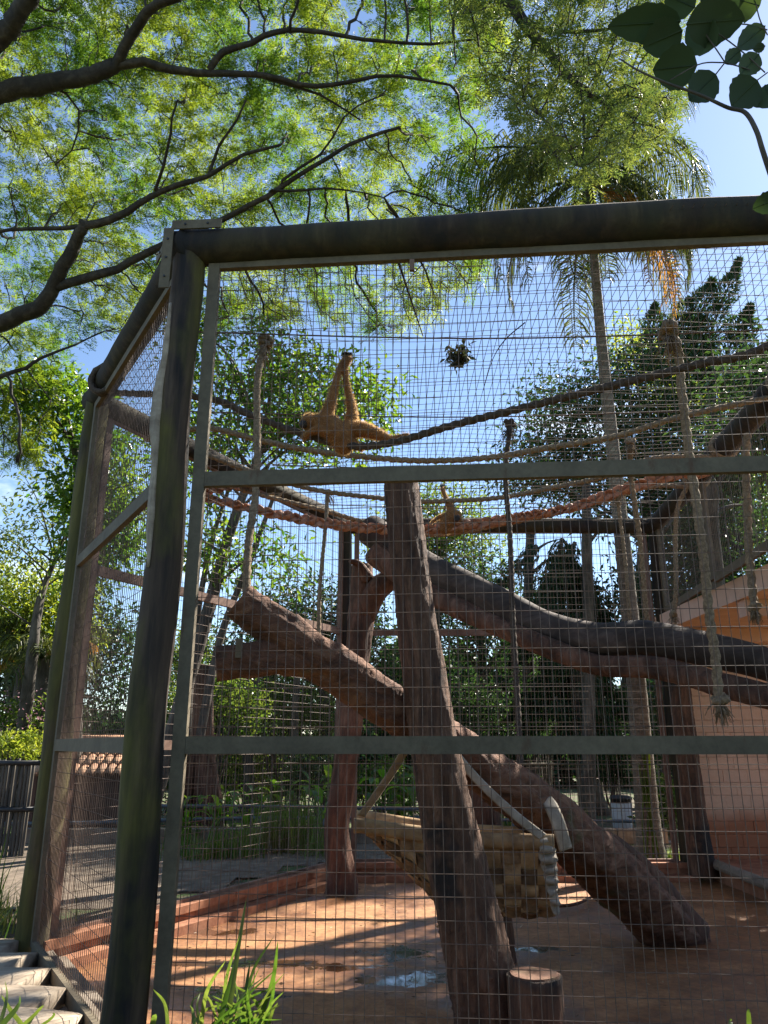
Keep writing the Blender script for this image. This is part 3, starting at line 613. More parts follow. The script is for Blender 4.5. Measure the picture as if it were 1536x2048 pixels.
# ================================================================== the two apes
def ape(name,label,chains,face,depth,ox,oy,sc,fur_n,fingers):
    """one continuous body from tapered limbs (voxel-fused), with face and fur as children"""
    mb=MB(); mpp=sc*(depth/.93)/F
    pt=lambda x,y,dy=0: at(ox+x*sc,oy+y*sc,depth+dy)
    allp=[]
    for ch in chains:
        P=[pt(c[0],c[1],c[3] if len(c)>3 else 0) for c in ch]; R=[c[2]*mpp*.96 for c in ch]
        n=max(8,len(ch)*6); pp=smooth_path(P,n); rr=np.maximum(lerp_list(R,n),.008)
        mb.tube(pp,rr,12)
        for c0,r0 in ((pp[0],rr[0]),(pp[-1],rr[-1])):
            ph=np.linspace(-np.pi/2,np.pi/2,9); mb.tube(np.stack([np.full(9,c0[0]),np.full(9,c0[1]),c0[2]+np.sin(ph)*r0],1),np.cos(ph)*r0+1e-4,12,up0=(1,0,0))
    me=mb.mesh('body_raw'); tmp=bpy.data.objects.new('body_raw',me); COL.objects.link(tmp)
    m=tmp.modifiers.new('r','REMESH'); m.mode='VOXEL'; m.voxel_size=.0095
    m2=tmp.modifiers.new('s','SMOOTH'); m2.factor=.5; m2.iterations=5
    dg=bpy.context.evaluated_depsgraph_get(); ev=tmp.evaluated_get(dg); body=bpy.data.meshes.new_from_object(ev)
    bpy.data.objects.remove(tmp); body.name='body'
    body.polygons.foreach_set('use_smooth',np.full(len(body.polygons),True)); body.materials.clear()
    t=thing(name,label,'ape',pt(*face[0][:2]))
    bo=part('body',body,M['fur'],t)
    f=MB()
    for (x,y,r,dy) in face:
        c=pt(x,y,dy); r=r*mpp; ph=np.linspace(-np.pi/2,np.pi/2,10)
        f.tube(np.stack([np.full(10,c[0]),np.full(10,c[1]),c[2]+np.sin(ph)*r],1),np.cos(ph)*r+1e-4,14,up0=(1,0,0))
    part('face',f,M['skin'],bo,None,None,True)
    f=MB()
    for (x,y,r,L) in fingers:
        for k in range(4):
            a=pt(x+(k-1.5)*r*.9,y,(k-1.5)*.004); b_=a+np.array((.004*(k-1.5),.006,L*mpp*.6)); c_=b_+np.array((0,-.018,L*mpp*.35)); d_=c_+np.array((0,-.016,-L*mpp*.3))
            f.tube(smooth_path([a,b_,c_,d_],10),[.0075]*5+[.006]*5,6)
        a=pt(x+r*1.5,y+20); f.tube(smooth_path([a,a+(.018,-.004,.012),a+(.02,-.012,.03)],8),.007,6)
    part('hand',f,M['skin'],bo,None,None,True)
    # fur: short tapered hairs all over
    nv=len(body.vertices); co=np.zeros(nv*3,np.float32); no=np.zeros(nv*3,np.float32)
    body.vertices.foreach_get('co',co); body.vertices.foreach_get('normal',no); co=co.reshape(-1,3); no=no.reshape(-1,3)
    i=rng.integers(0,nv,fur_n); p=co[i]+rng.normal(0,.004,(fur_n,3)); d=no[i]+rng.normal(0,.35,(fur_n,3))+np.array((0,0,-.45)); d/=np.linalg.norm(d,axis=1)[:,None]
    Lh=rng.uniform(.012,.028,fur_n)[:,None]; w=np.cross(d,rng.normal(0,1,(fur_n,3))); w/=np.linalg.norm(w,axis=1)[:,None]
    V=np.stack([p-w*.0011,p+w*.0011,p+d*Lh],1).reshape(-1,3); h=MB(); h.add(V,np.arange(fur_n*3).reshape(-1,3),np.repeat(rng.random(fur_n),3))
    part('fur',h,M['furhair'],bo,None,'stuff')
M['furhair']=m_leaf('golden_hair',(.20,.09,.03),(.27,.13,.05),(.38,.20,.08),(.70,.42,.15),(.9,.66,.34),.6,.6,.3)
ape('golden_ape','larger golden-brown ape hanging by raised limbs on the upper rope',[
 [(190,985,92),(300,1000,125),(470,1070,150),(620,1160,150),(650,1260,105),(610,1330,62)],
 [(430,1020,150),(550,1150,182),(620,1270,140)],
 [(185,975,108),(165,1000,100)],
 [(390,930,95,-.03),(450,760,74,-.03),(500,570,58,-.03),(560,340,42,-.02),(598,225,33),(640,168,34)],
 [(720,1010,95,.02),(728,830,72,.02),(700,680,56,.02),(655,470,45,.01),(652,270,38),(690,180,46)],
 [(690,1080,125),(880,1085,105),(1070,1150,78),(1220,1205,50),(1320,1185,42),(1440,1150,30)],
 [(430,1120,85,-.05),(310,1085,62,-.06),(205,1105,46,-.05),(115,1185,40,-.02)],
 [(700,1200,70),(790,1290,45),(850,1335,40)]],
 [(118,1010,60,-.03),(92,1030,36,-.05)],6.55,590,690,.15625,20000,[(640,160,14,75),(695,165,14,75)])
ape('small_golden_ape','smaller golden ape crouched on the braided hose with one arm up',[
 [(600,1010,95),(640,900,135),(690,800,110),(700,700,75)],
 [(770,770,92,-.05),(775,800,85,-.06)],
 [(690,700,70),(690,630,66),(630,520,42),(585,410,37),(552,318,34)],
 [(800,720,40,-.05),(850,770,34,-.06),(855,840,28,-.06),(825,890,26,-.05)],
 [(590,800,70),(500,800,34),(430,850,26),(360,912,24)],
 [(640,1000,80),(760,1030,50),(880,1040,36),(980,1030,30)]],
 [(795,815,62,-.085),(800,850,34,-.11)],10.3,820,940,.1172,9000,[(552,300,16,60)])

# ================================================================== vegetation
def unit(a): return a/(np.linalg.norm(a,axis=-1,keepdims=True)+1e-9)
def leaves(mb,P,D,L,W,rn,fold=.25):
    """folded diamond leaves: base P, direction D, length L, width W"""
    n=len(P); D=unit(D); side=unit(np.cross(D,unit(rng.normal(0,1,(n,3))+np.array((0,0,1.6))))); up=np.cross(side,D)
    L=np.broadcast_to(L,(n,))[:,None]; W=np.broadcast_to(W,(n,))[:,None]
    b=P; t=P+D*L-up*L*.08; m=P+D*L*.45
    l=m+side*W/2+up*W*fold; r=m-side*W/2+up*W*fold
    V=np.stack([b,l,t,r],1).reshape(-1,3); k=np.arange(n)[:,None]*4
    mb.add(V,np.concatenate([k+np.array([[0,2,1]]),k+np.array([[0,3,2]])]),np.repeat(rn,4))
def sprays(mb,P,D,L,rn,npair=7,pw=.30,ww=.011,droop=.25):
    """feathery compound leaves: pairs of slender pinnae along a drooping stalk"""
    n=len(P); D=unit(D); side=unit(np.cross(D,np.array((0,0,1.))+rng.normal(0,.35,(n,3)))); up=np.cross(side,D)
    L=np.broadcast_to(L,(n,))
    for k in range(npair):
        f=(k+1.0)/npair; base=P+D*(L*f)[:,None]-np.array((0,0,1.))*(droop*L*f*f)[:,None]
        pl=(L*pw*(.55+1.1*f*(1.25-f))+.012)[:,None]
        for s in (-1,1):
            d=unit(side*s+D*(.55+.3*f)+up*rng.normal(0,.25,(n,1))-np.array((0,0,.15)))
            w=unit(np.cross(d,up+rng.normal(0,.3,(n,3))))*ww
            V=np.stack([base,base+d*pl*.5+w,base+d*pl,base+d*pl*.5-w],1).reshape(-1,3)
            mb.add(V,np.arange(n*4).reshape(-1,4),np.repeat(rn,4))
def in_poly(x,y,poly):
    poly=np.asarray(poly,float); ins=np.zeros(len(x),bool)
    for (x1,y1),(x2,y2) in zip(poly,np.roll(poly,-1,0)):
        c=(y1<=y)!=(y2<=y); ins^=c&(x<x1+(y-y1)/(y2-y1+1e-12)*(x2-x1))
    return ins
def colonize(starts,parents,att,step=.22,infl=3.0,kill=.34,iters=120):
    """space colonisation: twigs grow from the limbs towards attraction points"""
    nodes_=[np.array(p) for p in starts]; par=list(parents); att=np.asarray(att); alive=np.ones(len(att),bool)
    best=np.full(len(att),-1); bd=np.full(len(att),1e9)
    def upd(i0):
        A=att; 
        for i in range(i0,len(nodes_)):
            d=np.linalg.norm(A-nodes_[i],axis=1); m_=d<bd; bd[m_]=d[m_]; best[m_]=i
    upd(0)
    for it in range(iters):
        alive&=bd>kill
        act=np.where(alive&(bd<infl))[0]
        if len(act)==0: break
        i0=len(nodes_); acc={}
        for a in act:
            v=att[a]-nodes_[best[a]]; acc.setdefault(best[a],np.zeros(3)); acc[best[a]]+=v/np.linalg.norm(v)
        for b_,v in acc.items():
            ln=np.linalg.norm(v)
            if ln<1e-6: continue
            nodes_.append(nodes_[b_]+(v/ln+rng.normal(0,.16,3))*step); par.append(b_)
        upd(i0)
        if len(nodes_)>9000: break
    return np.array(nodes_),np.array(par)
def skeleton(mb,N,par,rmin,expo,fixed=None,rcap=.25):
    """tapered branches along a node tree; returns radii"""
    n=len(N); acc=np.zeros(n); ch=[[] for _ in range(n)]
    for i in range(n):
        if par[i]>=0: ch[par[i]].append(i)
    rad=np.zeros(n)
    for i in range(n-1,-1,-1):
        rad[i]=max(rmin,(sum(rad[c]**expo for c in ch[i]))**(1/expo) if ch[i] else rmin)
    if fixed is not None:
        for i,r in fixed.items(): rad[i]=r
    rad=np.minimum(rad,rcap)
    done=np.zeros(n,bool)
    for i in range(n):
        # start a chain at each root or side branch, following the thickest child
        if par[i]<0 or (done[par[i]] and not done[i]):
            chain=[par[i]] if par[i]>=0 else []; k=i
            while True:
                chain.append(k); done[k]=True
                c=[c for c in ch[k] if not done[c]]
                if not c: break
                k=max(c,key=lambda c:rad[c])
            if len(chain)>=2:
                r=rad[chain].copy(); 
                if par[i]>=0: r[0]=min(r[0],r[1]*1.15)
                big=r.max(); mb.tube(N[chain],r,10 if big>.08 else (6 if big>.025 else 4),.05 if big>.06 else 0,cap=False)
    return rad,ch

# ---- the wide feathery tree overhead
def limb_nodes(limbs,trunk):
    nodes_=[];par=[];fix={}
    for p,r in trunk:
        nodes_.append(np.asarray(p,float)); par.append(len(nodes_)-2); fix[len(nodes_)-1]=r
    nt_=len(nodes_); names={}
    for nm,src,pts,r0,r1 in limbs:
        P=smooth_path(pts,max(4,int(sum(np.linalg.norm(b-a) for a,b in zip(np.array(pts),np.array(pts)[1:]))/.28)))
        if isinstance(src,int): prev=src
        else:
            ids=names[src]; prev=ids[int(np.argmin([np.linalg.norm(nodes_[i]-P[0]) for i in ids]))]
        ids=[]
        wob=np.cumsum(rng.normal(0,.022,(len(P),3)),0); wob-=np.linspace(0,1,len(P))[:,None]*wob[-1]
        for k,p in enumerate(P+wob):
            nodes_.append(p); par.append(prev); prev=len(nodes_)-1; fix[prev]=.82*(r0+(r1-r0)*k/len(P)); ids.append(prev)
        names[nm]=ids
    return nodes_,par,fix
def D1(py): return 13.6-4.0*np.clip((680-py)/680,0,1.25)
A1=lambda x,y,o=0.: at(x,y,float(D1(y))+o)
trunk1=[((-10.5,13.5,-.1),.42),((-10.4,13.4,2.5),.36),((-10.2,13.3,5),.33),((-9.9,13.1,7),.30)]
limbs1=[
 ('a',3,[(-9.8,13.0,7.2),A1(-150,690),A1(0,655),A1(55,632),A1(90,612),A1(112,570),A1(140,515),A1(160,470),A1(168,445)],.24,.115),
 ('a2','a',[A1(112,572),A1(170,556),A1(235,540),A1(300,512),A1(345,486),A1(430,446),A1(520,392),A1(600,340),A1(700,292),A1(800,255)],.115,.028),
 ('a3','a',[A1(168,447),A1(220,438),A1(275,405),A1(310,380),A1(375,358),A1(430,338),A1(500,305),A1(560,290)],.10,.022),
 ('a4','a3',[A1(310,380),A1(330,335),A1(345,270),A1(342,240),A1(355,200)],.045,.014),
 ('a5','a3',[A1(420,340),A1(440,290),A1(475,240),A1(492,200)],.04,.012),
 ('a6','a',[A1(168,450),A1(110,455),A1(50,458),A1(0,466),A1(-60,470)],.06,.03),
 ('a7','a2',[A1(545,380),A1(620,382),A1(690,378),A1(768,395)],.038,.012),
 ('a8','a2',[A1(560,365),A1(640,300),A1(700,220),A1(768,190)],.035,.012),
 ('b',3,[(-9.9,12.9,8.0),A1(-160,250),A1(-60,212),A1(0,196),A1(60,176),A1(120,166),A1(180,145),A1(230,132)],.26,.15),
 ('b2','b',[A1(232,132),A1(255,90),A1(285,35),A1(300,10),A1(350,-5),A1(400,-40)],.12,.07),
 ('b3','b',[A1(232,132),A1(290,124),A1(350,134),A1(400,140),A1(470,145),A1(540,152),A1(620,172),A1(700,165),A1(790,150),A1(900,170)],.10,.022),
 ('b4','b3',[A1(420,140),A1(440,102),A1(500,82),A1(545,62),A1(600,55),A1(690,62),A1(768,70),A1(860,80),A1(960,78)],.075,.018),
 ('b5','b4',[A1(575,60),A1(585,25),A1(600,-10)],.035,.02),
 ('b6','b3',[A1(500,148),A1(560,165),A1(640,190),A1(680,215),A1(720,240)],.04,.012),
 ('c',3,[(-9.8,12.8,8.6),A1(-120,140),A1(-30,110),A1(10,70),A1(45,30),A1(80,-20),A1(130,-90)],.24,.15),
 ('d','b',[A1(95,170),A1(140,195),A1(165,240),A1(150,290),A1(110,330)],.03,.012),
 ('e',3,[(-9.8,13.0,7.0),A1(-150,800),A1(-40,770),A1(30,748),A1(90,720),A1(150,690)],.09,.02),
]
nod,par,fix=limb_nodes(limbs1,trunk1)
poly1=[(-200,-200),(1060,-200),(1010,120),(1000,300),(960,430),(985,560),(900,640),(780,690),(620,650),(430,690),(300,650),(215,690),(130,650),(120,880),(40,930),(-200,980)]
def clumpy(x,y,s=1/150.,th=-.25,ph=0):
    v=np.sin(x*s*6.3+ph)+np.sin(y*s*7.1+1.3+ph)+np.sin((x+y)*s*4.2+2.1)+np.sin((x-1.7*y)*s*9.1+.4)+.8*np.sin((2.3*x+y)*s*13+ph)
    return v>th*4
n=7600; x=rng.uniform(-200,1060,n); y=rng.uniform(-200,980,n)
k=in_poly(x,y,poly1)&(clumpy(x,y,1/150.,-.34)|(rng.random(n)<.25)); k&=~((x>620)&(rng.random(n)<.25))
x,y=x[k],y[k]; off=np.abs(rng.normal(0,1.15,len(x)))+.12
att=np.array([at(a,b,float(D1(b))+o) for a,b,o in zip(x,y,off)])
N1,P1=colonize(nod,par,att,.22,3.2,.31)
tree1=thing('canopy_tree','wide spreading feathery tree whose dark limbs fill the upper left sky','tree',(-10.5,13.5,0))
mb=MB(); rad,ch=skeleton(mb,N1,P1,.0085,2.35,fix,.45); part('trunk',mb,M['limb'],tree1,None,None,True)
tw=np.where(rad<.022)[0]
Dn=unit(N1[tw]-N1[P1[tw]])
mb=MB()
for rep in range(9):
    sel=rng.random(len(tw))<.95; p=N1[tw][sel]+rng.normal(0,.13,(sel.sum(),3))+np.array((0,.40,.42)); d=unit(Dn[sel]*.6+rng.normal(0,.8,(sel.sum(),3))*np.array((1,1,.35))+np.array((0,0,-.08)))
    cl=.5+.28*np.sin(p[:,0]*1.9+p[:,2]*1.1)+.22*np.sin(p[:,1]*2.7+p[:,2]*2.3); rn=np.clip(cl+rng.normal(0,.12,len(p)),0,1)
    sprays(mb,p,d,rng.uniform(.15,.26,len(p)),rn,7,.36,.0092)
part('crown',mb,M['leaf_fine'],tree1)
print('canopy nodes',len(N1),'twigs',len(tw),'verts',mb.n)

# ---- second feathery tree hanging in from the top right
A2=lambda x,y,o=0.: at(x,y,8.8+o)
limbs2=[('a',2,[(4.2,8.2,13.2),A2(1000,-180),A2(1000,-60),A2(1020,5),A2(1060,60),A2(1100,110),A2(1150,165),A2(1190,192),A2(1240,182),A2(1290,165)],.15,.018),
 ('b','a',[A2(1015,10),A2(1070,55),A2(1140,62),A2(1210,60),A2(1290,40)],.05,.015),
 ('c','a',[A2(1180,188),A2(1225,225),A2(1270,240),A2(1330,262)],.035,.012),
 ('d','a',[A2(1070,75),A2(1060,140),A2(1075,210),A2(1100,260),A2(1120,320)],.035,.012),
 ('e','a',[A2(1160,175),A2(1170,250),A2(1165,330)],.03,.010)]
trunk2=[((8.2,6.4,-.1),.34),((8.0,6.6,7),.28),((6.2,7.6,11.6),.2)]
nod,par,fix=limb_nodes(limbs2,trunk2)
poly2=[(880,-200),(1420,-200),(1390,30),(1310,80),(1345,150),(1385,205),(1350,260),(1300,300),(1240,320),(1180,390),(1120,380),(1090,300),(1040,260),(960,200),(900,60)]
n=2600; x=rng.uniform(880,1420,n); y=rng.uniform(-200,400,n); k=in_poly(x,y,poly2)&(clumpy(x,y,1/110.,-.36,1.)|(rng.random(n)<.2)); x,y=x[k],y[k]
att=np.array([at(a,b,8.8+o) for a,b,o in zip(x,y,rng.normal(0,.7,len(x)))])
N2,P2=colonize(nod,par,att,.17,3.0,.25)
tree2=thing('olive_feathery_tree','olive green feathery tree drooping in front of the palm crown','tree',(8.2,6.4,0))
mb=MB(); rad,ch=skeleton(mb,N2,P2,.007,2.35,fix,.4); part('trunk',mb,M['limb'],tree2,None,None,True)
tw=np.where(rad<.02)[0]; Dn=unit(N2[tw]-N2[P2[tw]]); mb=MB()
for rep in range(4):
    p=N2[tw]+rng.normal(0,.10,(len(tw),3)); d=unit(Dn*.6+rng.normal(0,.8,(len(tw),3))*np.array((1,1,.4))+np.array((0,0,-.2)))
    rn=np.clip(.5+.3*np.sin(p[:,0]*2.1+p[:,2]*1.7)+rng.normal(0,.22,len(p)),0,1); sprays(mb,p,d,rng.uniform(.13,.22,len(p)),rn,6,.36,.009)
part('crown',mb,M['leaf_fine2'],tree2)

# ---- ordinary trees: trunk, limbs to clumps, clumps of leaves
def tree(name,label,base,trunk_pts,trunk_r,blobs,nclump,per,leaf,mat,bark='trunk',group=None,spread=.35,limbs=14,squash=.8,droop=0.0,aspect=.42,cat='tree',extra_stems=None,shell=.35):
    t=thing(name,label,cat,base,group)
    mb=MB(); tp=[np.asarray(base,float)]+[np.asarray(p,float) for p in trunk_pts]; TP=smooth_path(tp,40); mb.tube(TP,lerp_list(trunk_r,40),14,.05,3)
    for st in (extra_stems or []): 
        Pp=smooth_path([np.asarray(p,float) for p in st[0]],30); mb.tube(Pp,lerp_list(st[1],30),10,.05,3)
    cs=[]; w=np.array([b[1][0]*b[1][1]*b[1][2] for b in blobs])**.75; w/=w.sum()
    for (c,r),ww in zip(blobs,w):
        m_=max(2,int(nclump*ww)); d=unit(rng.normal(0,1,(m_,3))); rr=(shell+(1-shell)*rng.random(m_))**.5
        cs.append(np.asarray(c)+d*np.asarray(r)*rr[:,None]*(1+.25*np.sin(5*d[:,:1]+3*d[:,1:2]+4*d[:,2:])))
    cs=np.concatenate(cs)
    for i in rng.choice(len(cs),min(limbs,len(cs)),replace=False):
        c=cs[i]; kz=TP[np.argmin(np.abs(TP[:,2]-(c[2]-.35*np.linalg.norm(c[:2]-TP[-1][:2])-.4)))]; m2=(kz+c)/2+np.array((0,0,.12*np.linalg.norm(c-kz)))+rng.normal(0,.12,3)
        r0=trunk_r[-1]*.62; mb.tube(smooth_path([kz,m2,c],10),lerp_list([r0,r0*.55,r0*.18],10),6,.05)
    part('trunk',mb,M[bark],t,None,None,True)
    n=len(cs)*per; ci=np.repeat(np.arange(len(cs)),per); o=rng.normal(0,1,(n,3))*np.array((1,1,squash))*spread
    p=cs[ci]+o; d=unit(o/spread*.5+rng.normal(0,.7,(n,3))+np.array((0,0,-.25-droop)))
    rn=np.clip(rng.random(len(cs))[ci]*.6+.2+rng.normal(0,.18,n),0,1); l=leaf*rng.uniform(.65,1.25,n)
    mb=MB(); leaves(mb,p,d,l,l*aspect,rn); part('crown',mb,M[mat],t); return t
G='trees standing behind the cage'
# broad-leaved tree behind the left rear side
Z=lambda x,y,d: at(x,y,d)
tree('broadleaf_tree','glossy broad-leaved tree with several dark stems behind the rear left mesh',(-4.3,14.6,.2),[Z(400,1280,14.5),Z(455,1080,14.4),Z(520,900,14.3)],[.16,.13,.10,.06],
 [(Z(520,830,14.4),(1.5,1.3,1.1)),(Z(660,830,14.2),(1.3,1.1,1.0)),(Z(730,800,14),(.7,.8,.75)),(Z(450,700,14.6),(1.1,1,.8)),(Z(600,720,14.4),(.9,.9,.6)),(Z(430,1080,14.4),(.8,.8,.8)),(Z(545,1110,14.2),(.45,.5,.7)),(Z(390,900,14.8),(1.0,1.0,.9))],150,60,.17,'leaf_broad',group=G,spread=.24,limbs=30,
 extra_stems=[([Z(395,1500,14.6),Z(440,1280,14.5),Z(500,1120,14.3),Z(560,960,14.2)],[.09,.07,.06,.03]),([Z(372,1520,14.7),Z(385,1300,14.6),Z(420,1100,14.6),Z(470,940,14.6)],[.08,.07,.05,.03])])
tree('dense_leafy_tree','dark glossy tree whose crown shows left of the cage against blue sky',(-6.2,16.5,.2),[Z(150,1280,16.2),Z(165,1080,16.0),Z(150,900,16)],[.20,.15,.12,.07],
 [(Z(120,830,16),(1.35,1.2,.75)),(Z(185,930,16),(.85,1,1.0)),(Z(200,1080,16),(.7,.9,1.0)),(Z(60,810,15.8),(.6,.7,.4)),(Z(230,1000,16),(.7,.8,1.3))],110,60,.19,'leaf_broad',group=G,spread=.26,limbs=22)
tree('thin_branched_tree','sparse bare-twigged tree with few leaves at the left edge',(-9.5,21,.1),[Z(60,1350,20),Z(80,1200,20),Z(110,1120,20)],[.20,.15,.10,.05],
 [(Z(60,1080,20),(2.2,1.5,.8)),(Z(150,980,20),(1.3,1.2,1.1)),(Z(20,1150,20),(1.4,1,.6))],90,40,.15,'leaf_fine2',group=G,spread=.42,limbs=18)
tree('yellowish_tree','yellow-green leafy tree at the far left below the clouds',(-10.3,23,.1),[Z(40,1380,22),Z(70,1250,22)],[.2,.16,.1],
 [(Z(60,1190,22),(1.3,1.4,.9)),(Z(115,1230,22),(1.0,1.2,1.1)),(Z(10,1240,22.5),(1.2,1.4,1.0))],110,60,.18,'leaf_lime',group=G,spread=.36)
tree('shadowy_tree','dark blue-green tree behind the yellowish one at left',(-12,26,.1),[Z(30,1400,25),Z(40,1300,25)],[.25,.2,.12],
 [(Z(30,1310,25),(1.9,1.5,1.6)),(Z(100,1350,25),(1.2,1.4,1.9)),(Z(180,1300,25),(1.5,1.5,2.0)),(Z(-40,1400,25),(1.6,1.5,1.0)),(Z(240,1380,25),(1.2,1.4,1.6))],170,55,.22,'leaf_dark',group=G,spread=.42)
tree('big_dark_tree','tall dark dense tree filling the sky right of the palm trunk',(7.9,24.7,.1),[Z(1260,1400,24.25),Z(1280,1200,24.07),Z(1300,950,23.82)],[.34,.27,.22,.12],
 [(Z(1180,850,23.82),(2.56,1.87,1.95)),(Z(1300,780,23.82),(1.87,1.87,1.7)),(Z(1250,960,23.82),(3.06,1.87,1.36)),(Z(1090,940,23.82),(1.45,1.36,1.02)),(Z(1400,900,24.34),(2.21,1.7,2.21)),(Z(1420,1010,23.82),(2.21,1.7,1.7))],360,60,.215,'leaf_dark',group=G,spread=.42,limbs=34)
tree('lime_tree','bright lime-green tree glowing in front of the dark tree at right',(10.1,26.4,.1),[Z(1400,1300,26.21),Z(1390,1050,26.0),Z(1370,850,26.0)],[.28,.22,.18,.1],
 [(Z(1330,720,26.0),(1.29,1.41,1.08)),(Z(1390,800,26.0),(1.63,1.52,1.08)),(Z(1430,1050,26.0),(1.73,1.63,1.63)),(Z(1500,1000,26.0),(1.52,1.52,1.52)),(Z(1260,690,26.32),(0.87,0.97,0.55))],190,60,.2,'leaf_lime',group=G,spread=.38,limbs=34)
# conifer with upswept dark branches
def conifer(name,label,base,plumes,mat,leaf=.13,group=G,dens=900,trunk=None,weep=0.0):
    t=thing(name,label,'tree',base,group); mb=MB(); lv=MB()
    if trunk: mb.tube(smooth_path(trunk[0],30),lerp_list(trunk[1],30),12,.05)
    for (a,b,w) in plumes:
        a=np.asarray(a); b=np.asarray(b); ax=unit(b-a); L=np.linalg.norm(b-a); mb.tube(smooth_path([a,(a+b)/2+rng.normal(0,.05,3),b],10),lerp_list([.06,.04,.015],10),6)
        n=int(dens*L*w); s=rng.random(n)**.8; r=w*np.sin(np.pi*np.clip(s*.92+.08,0,1))**.7*np.sqrt(rng.random(n))*(.8+.3*np.sin(s*19))
        th=rng.uniform(0,6.28,n); e1=unit(np.cross(ax,(.3,1,.1))); e2=np.cross(ax,e1); rv=np.cos(th)[:,None]*e1+np.sin(th)[:,None]*e2
        p=a+(b-a)*s[:,None]+rv*r[:,None]; d=unit(ax*1.0+rv*.8+rng.normal(0,.35,(n,3))+np.array((0,0,-weep)))
        l=leaf*rng.uniform(.6,1.3,n); leaves(lv,p,d,l,l*.3,np.clip(rng.normal(.4,.22,n),0,1))
    part('trunk',mb,M['trunk'],t,None,None,True); part('crown',lv,M[mat],t)
cb=np.array((11.2,24.6,.1)); q=lambda x,y:at(x,y,24.)
conifer('upswept_conifer','dark conifer with upswept plumes at the upper right',cb,[(q(1390,760),q(1478,520),0.5),(q(1350,740),q(1425,560),0.64),(q(1330,700),q(1380,600),0.56),(q(1420,780),q(1500,615),0.6),(q(1300,760),q(1310,610),0.56),(q(1380,800),q(1400,640),0.72),(q(1480,840),q(1500,610),0.36),(q(1440,800),q(1535,700),0.64),(q(1500,900),q(1580,640),0.72)],'leaf_dark',.18,dens=950,trunk=([cb,q(1440,1100),q(1420,700)],[.4,.3,.1]))
# weeping dark conifer behind the back mesh
wb=np.array((5.9,22.2,.1)); q=lambda x,y,d=22.:at(x,y,d)
pl=[]
for k in range(34):
    x0=1130+rng.normal(0,28); y0=rng.uniform(1075,1420); x1=x0+rng.choice([-1,1])*rng.uniform(40,125); y1=y0+rng.uniform(110,210); dd=22+rng.normal(0,.7)
    pl.append((q(x0,y0,dd),q(x1,y1,dd),rng.uniform(.32,.56)))
conifer('weeping_conifer','dark weeping conifer with drooping foliage behind the back mesh',wb,pl,'leaf_dark',.17,dens=1000,trunk=([wb,q(1160,1500),q(1150,1300),q(1140,1090)],[.24,.2,.17,.1]),weep=.8)
# trees of the wood behind
for k,(nm,lab,bx,by,px,pt_,mt,rx,rz) in enumerate([
 ('wood_tree','slim tree with speckled crown behind the middle of the back mesh',1.6,27,880,1040,'leaf_shrub',1.9,1.3),
 ('wood_tree','rounded dark tree low behind the rear trunk',-1.5,23,640,1230,'leaf_dark',2.0,.9),
 ('wood_tree','leafy tree behind the back mesh between rear trunk and weeping conifer',3.2,26,960,1200,'leaf_dark',1.8,1.6),
 ('wood_tree','dense tree behind the shelter roof at the far right',11.5,21,1480,1100,'leaf_dark',1.8,1.6),
 ('wood_tree','dark tree directly behind the right rear corner post',7.2,22,1350,1150,'leaf_dark',1.4,1.6)]):
    dd=by-.3; c=at(px,pt_,dd)
    tree(nm,lab,(bx,by,.1),[((bx+c[0])/2,dd,c[2]*.5),c],[.2,.16,.07],[(c,(rx,rx*.9,rz)),(c+(rx*.5,0,-rz*.9),(rx*.8,rx*.7,rz*.7)),(c+(-rx*.6,0,-rz*.7),(rx*.7,rx*.7,rz*.8))],110,55,.19,mt,group=G,spread=.38,limbs=30)
tree('wood_tree','broad dark tree low behind the forked log filling the left rear view',(-4.2,27,.1),[(-4.1,26.8,2.2),at(470,1340,26.6)],[.22,.18,.08],[(at(440,1390,26.6),(2.2,1.6,1.5)),(at(560,1390,26.8),(2.0,1.6,1.5)),(at(620,1440,26.4),(1.6,1.4,1.2))],190,60,.2,'leaf_dark',group=G,spread=.42,limbs=24)
# tall pale trunks in the wood
for k,(x,y0,y1,d,r,lab) in enumerate([(1175,1640,1000,20.5,.16,'straight grey trunk in the wood right of the weeping conifer'),(500,1610,1330,22,.13,'slim dark trunk rising behind the grass clump'),(545,1620,1330,24,.12,'slim trunk in the sunlit gap behind the rear left mesh'),(590,1600,1300,21,.10,'thinnest dark trunk left of the rear trunk'),(1330,1600,1050,19,.11,'thin dark trunk just left of the shelter corner'),(1420,1200,980,18,.2,'dark trunk seen over the shelter slab'),(870,1600,1150,25,.14,'straight trunk behind the leaning post'),(1060,1560,1060,23,.17,'dark trunk left of the weeping conifer')]):
    b=at(x,y0,d); b[2]=0; mb=MB(); mb.tube(smooth_path([b,at(x+rng.normal(0,5),(y0+y1)/2,d),at(x+rng.normal(0,8),y1,d),at(x+rng.normal(0,8),y1-40,d)],30),lerp_list([r*1.25,r,r*.8,r*.5],30),10,.05)
    t=thing('bare_tree',lab,'tree',b,'bare trunks in the wood'); part('stem',mb,M['trunk'],t,None,None,True)
    for s in range(3):
        a=at(x,y1+10+40*s,d); e=a+np.array((rng.choice([-1,1])*rng.uniform(.6,1.3),rng.normal(0,.4),rng.uniform(.4,1.0))); m2=MB(); m2.tube(smooth_path([a,(a+e)/2+(0,0,.1),e],8),lerp_list([r*.35,r*.2,.01],8),6); part('branch',m2,M['trunk'],t,None,None,True)
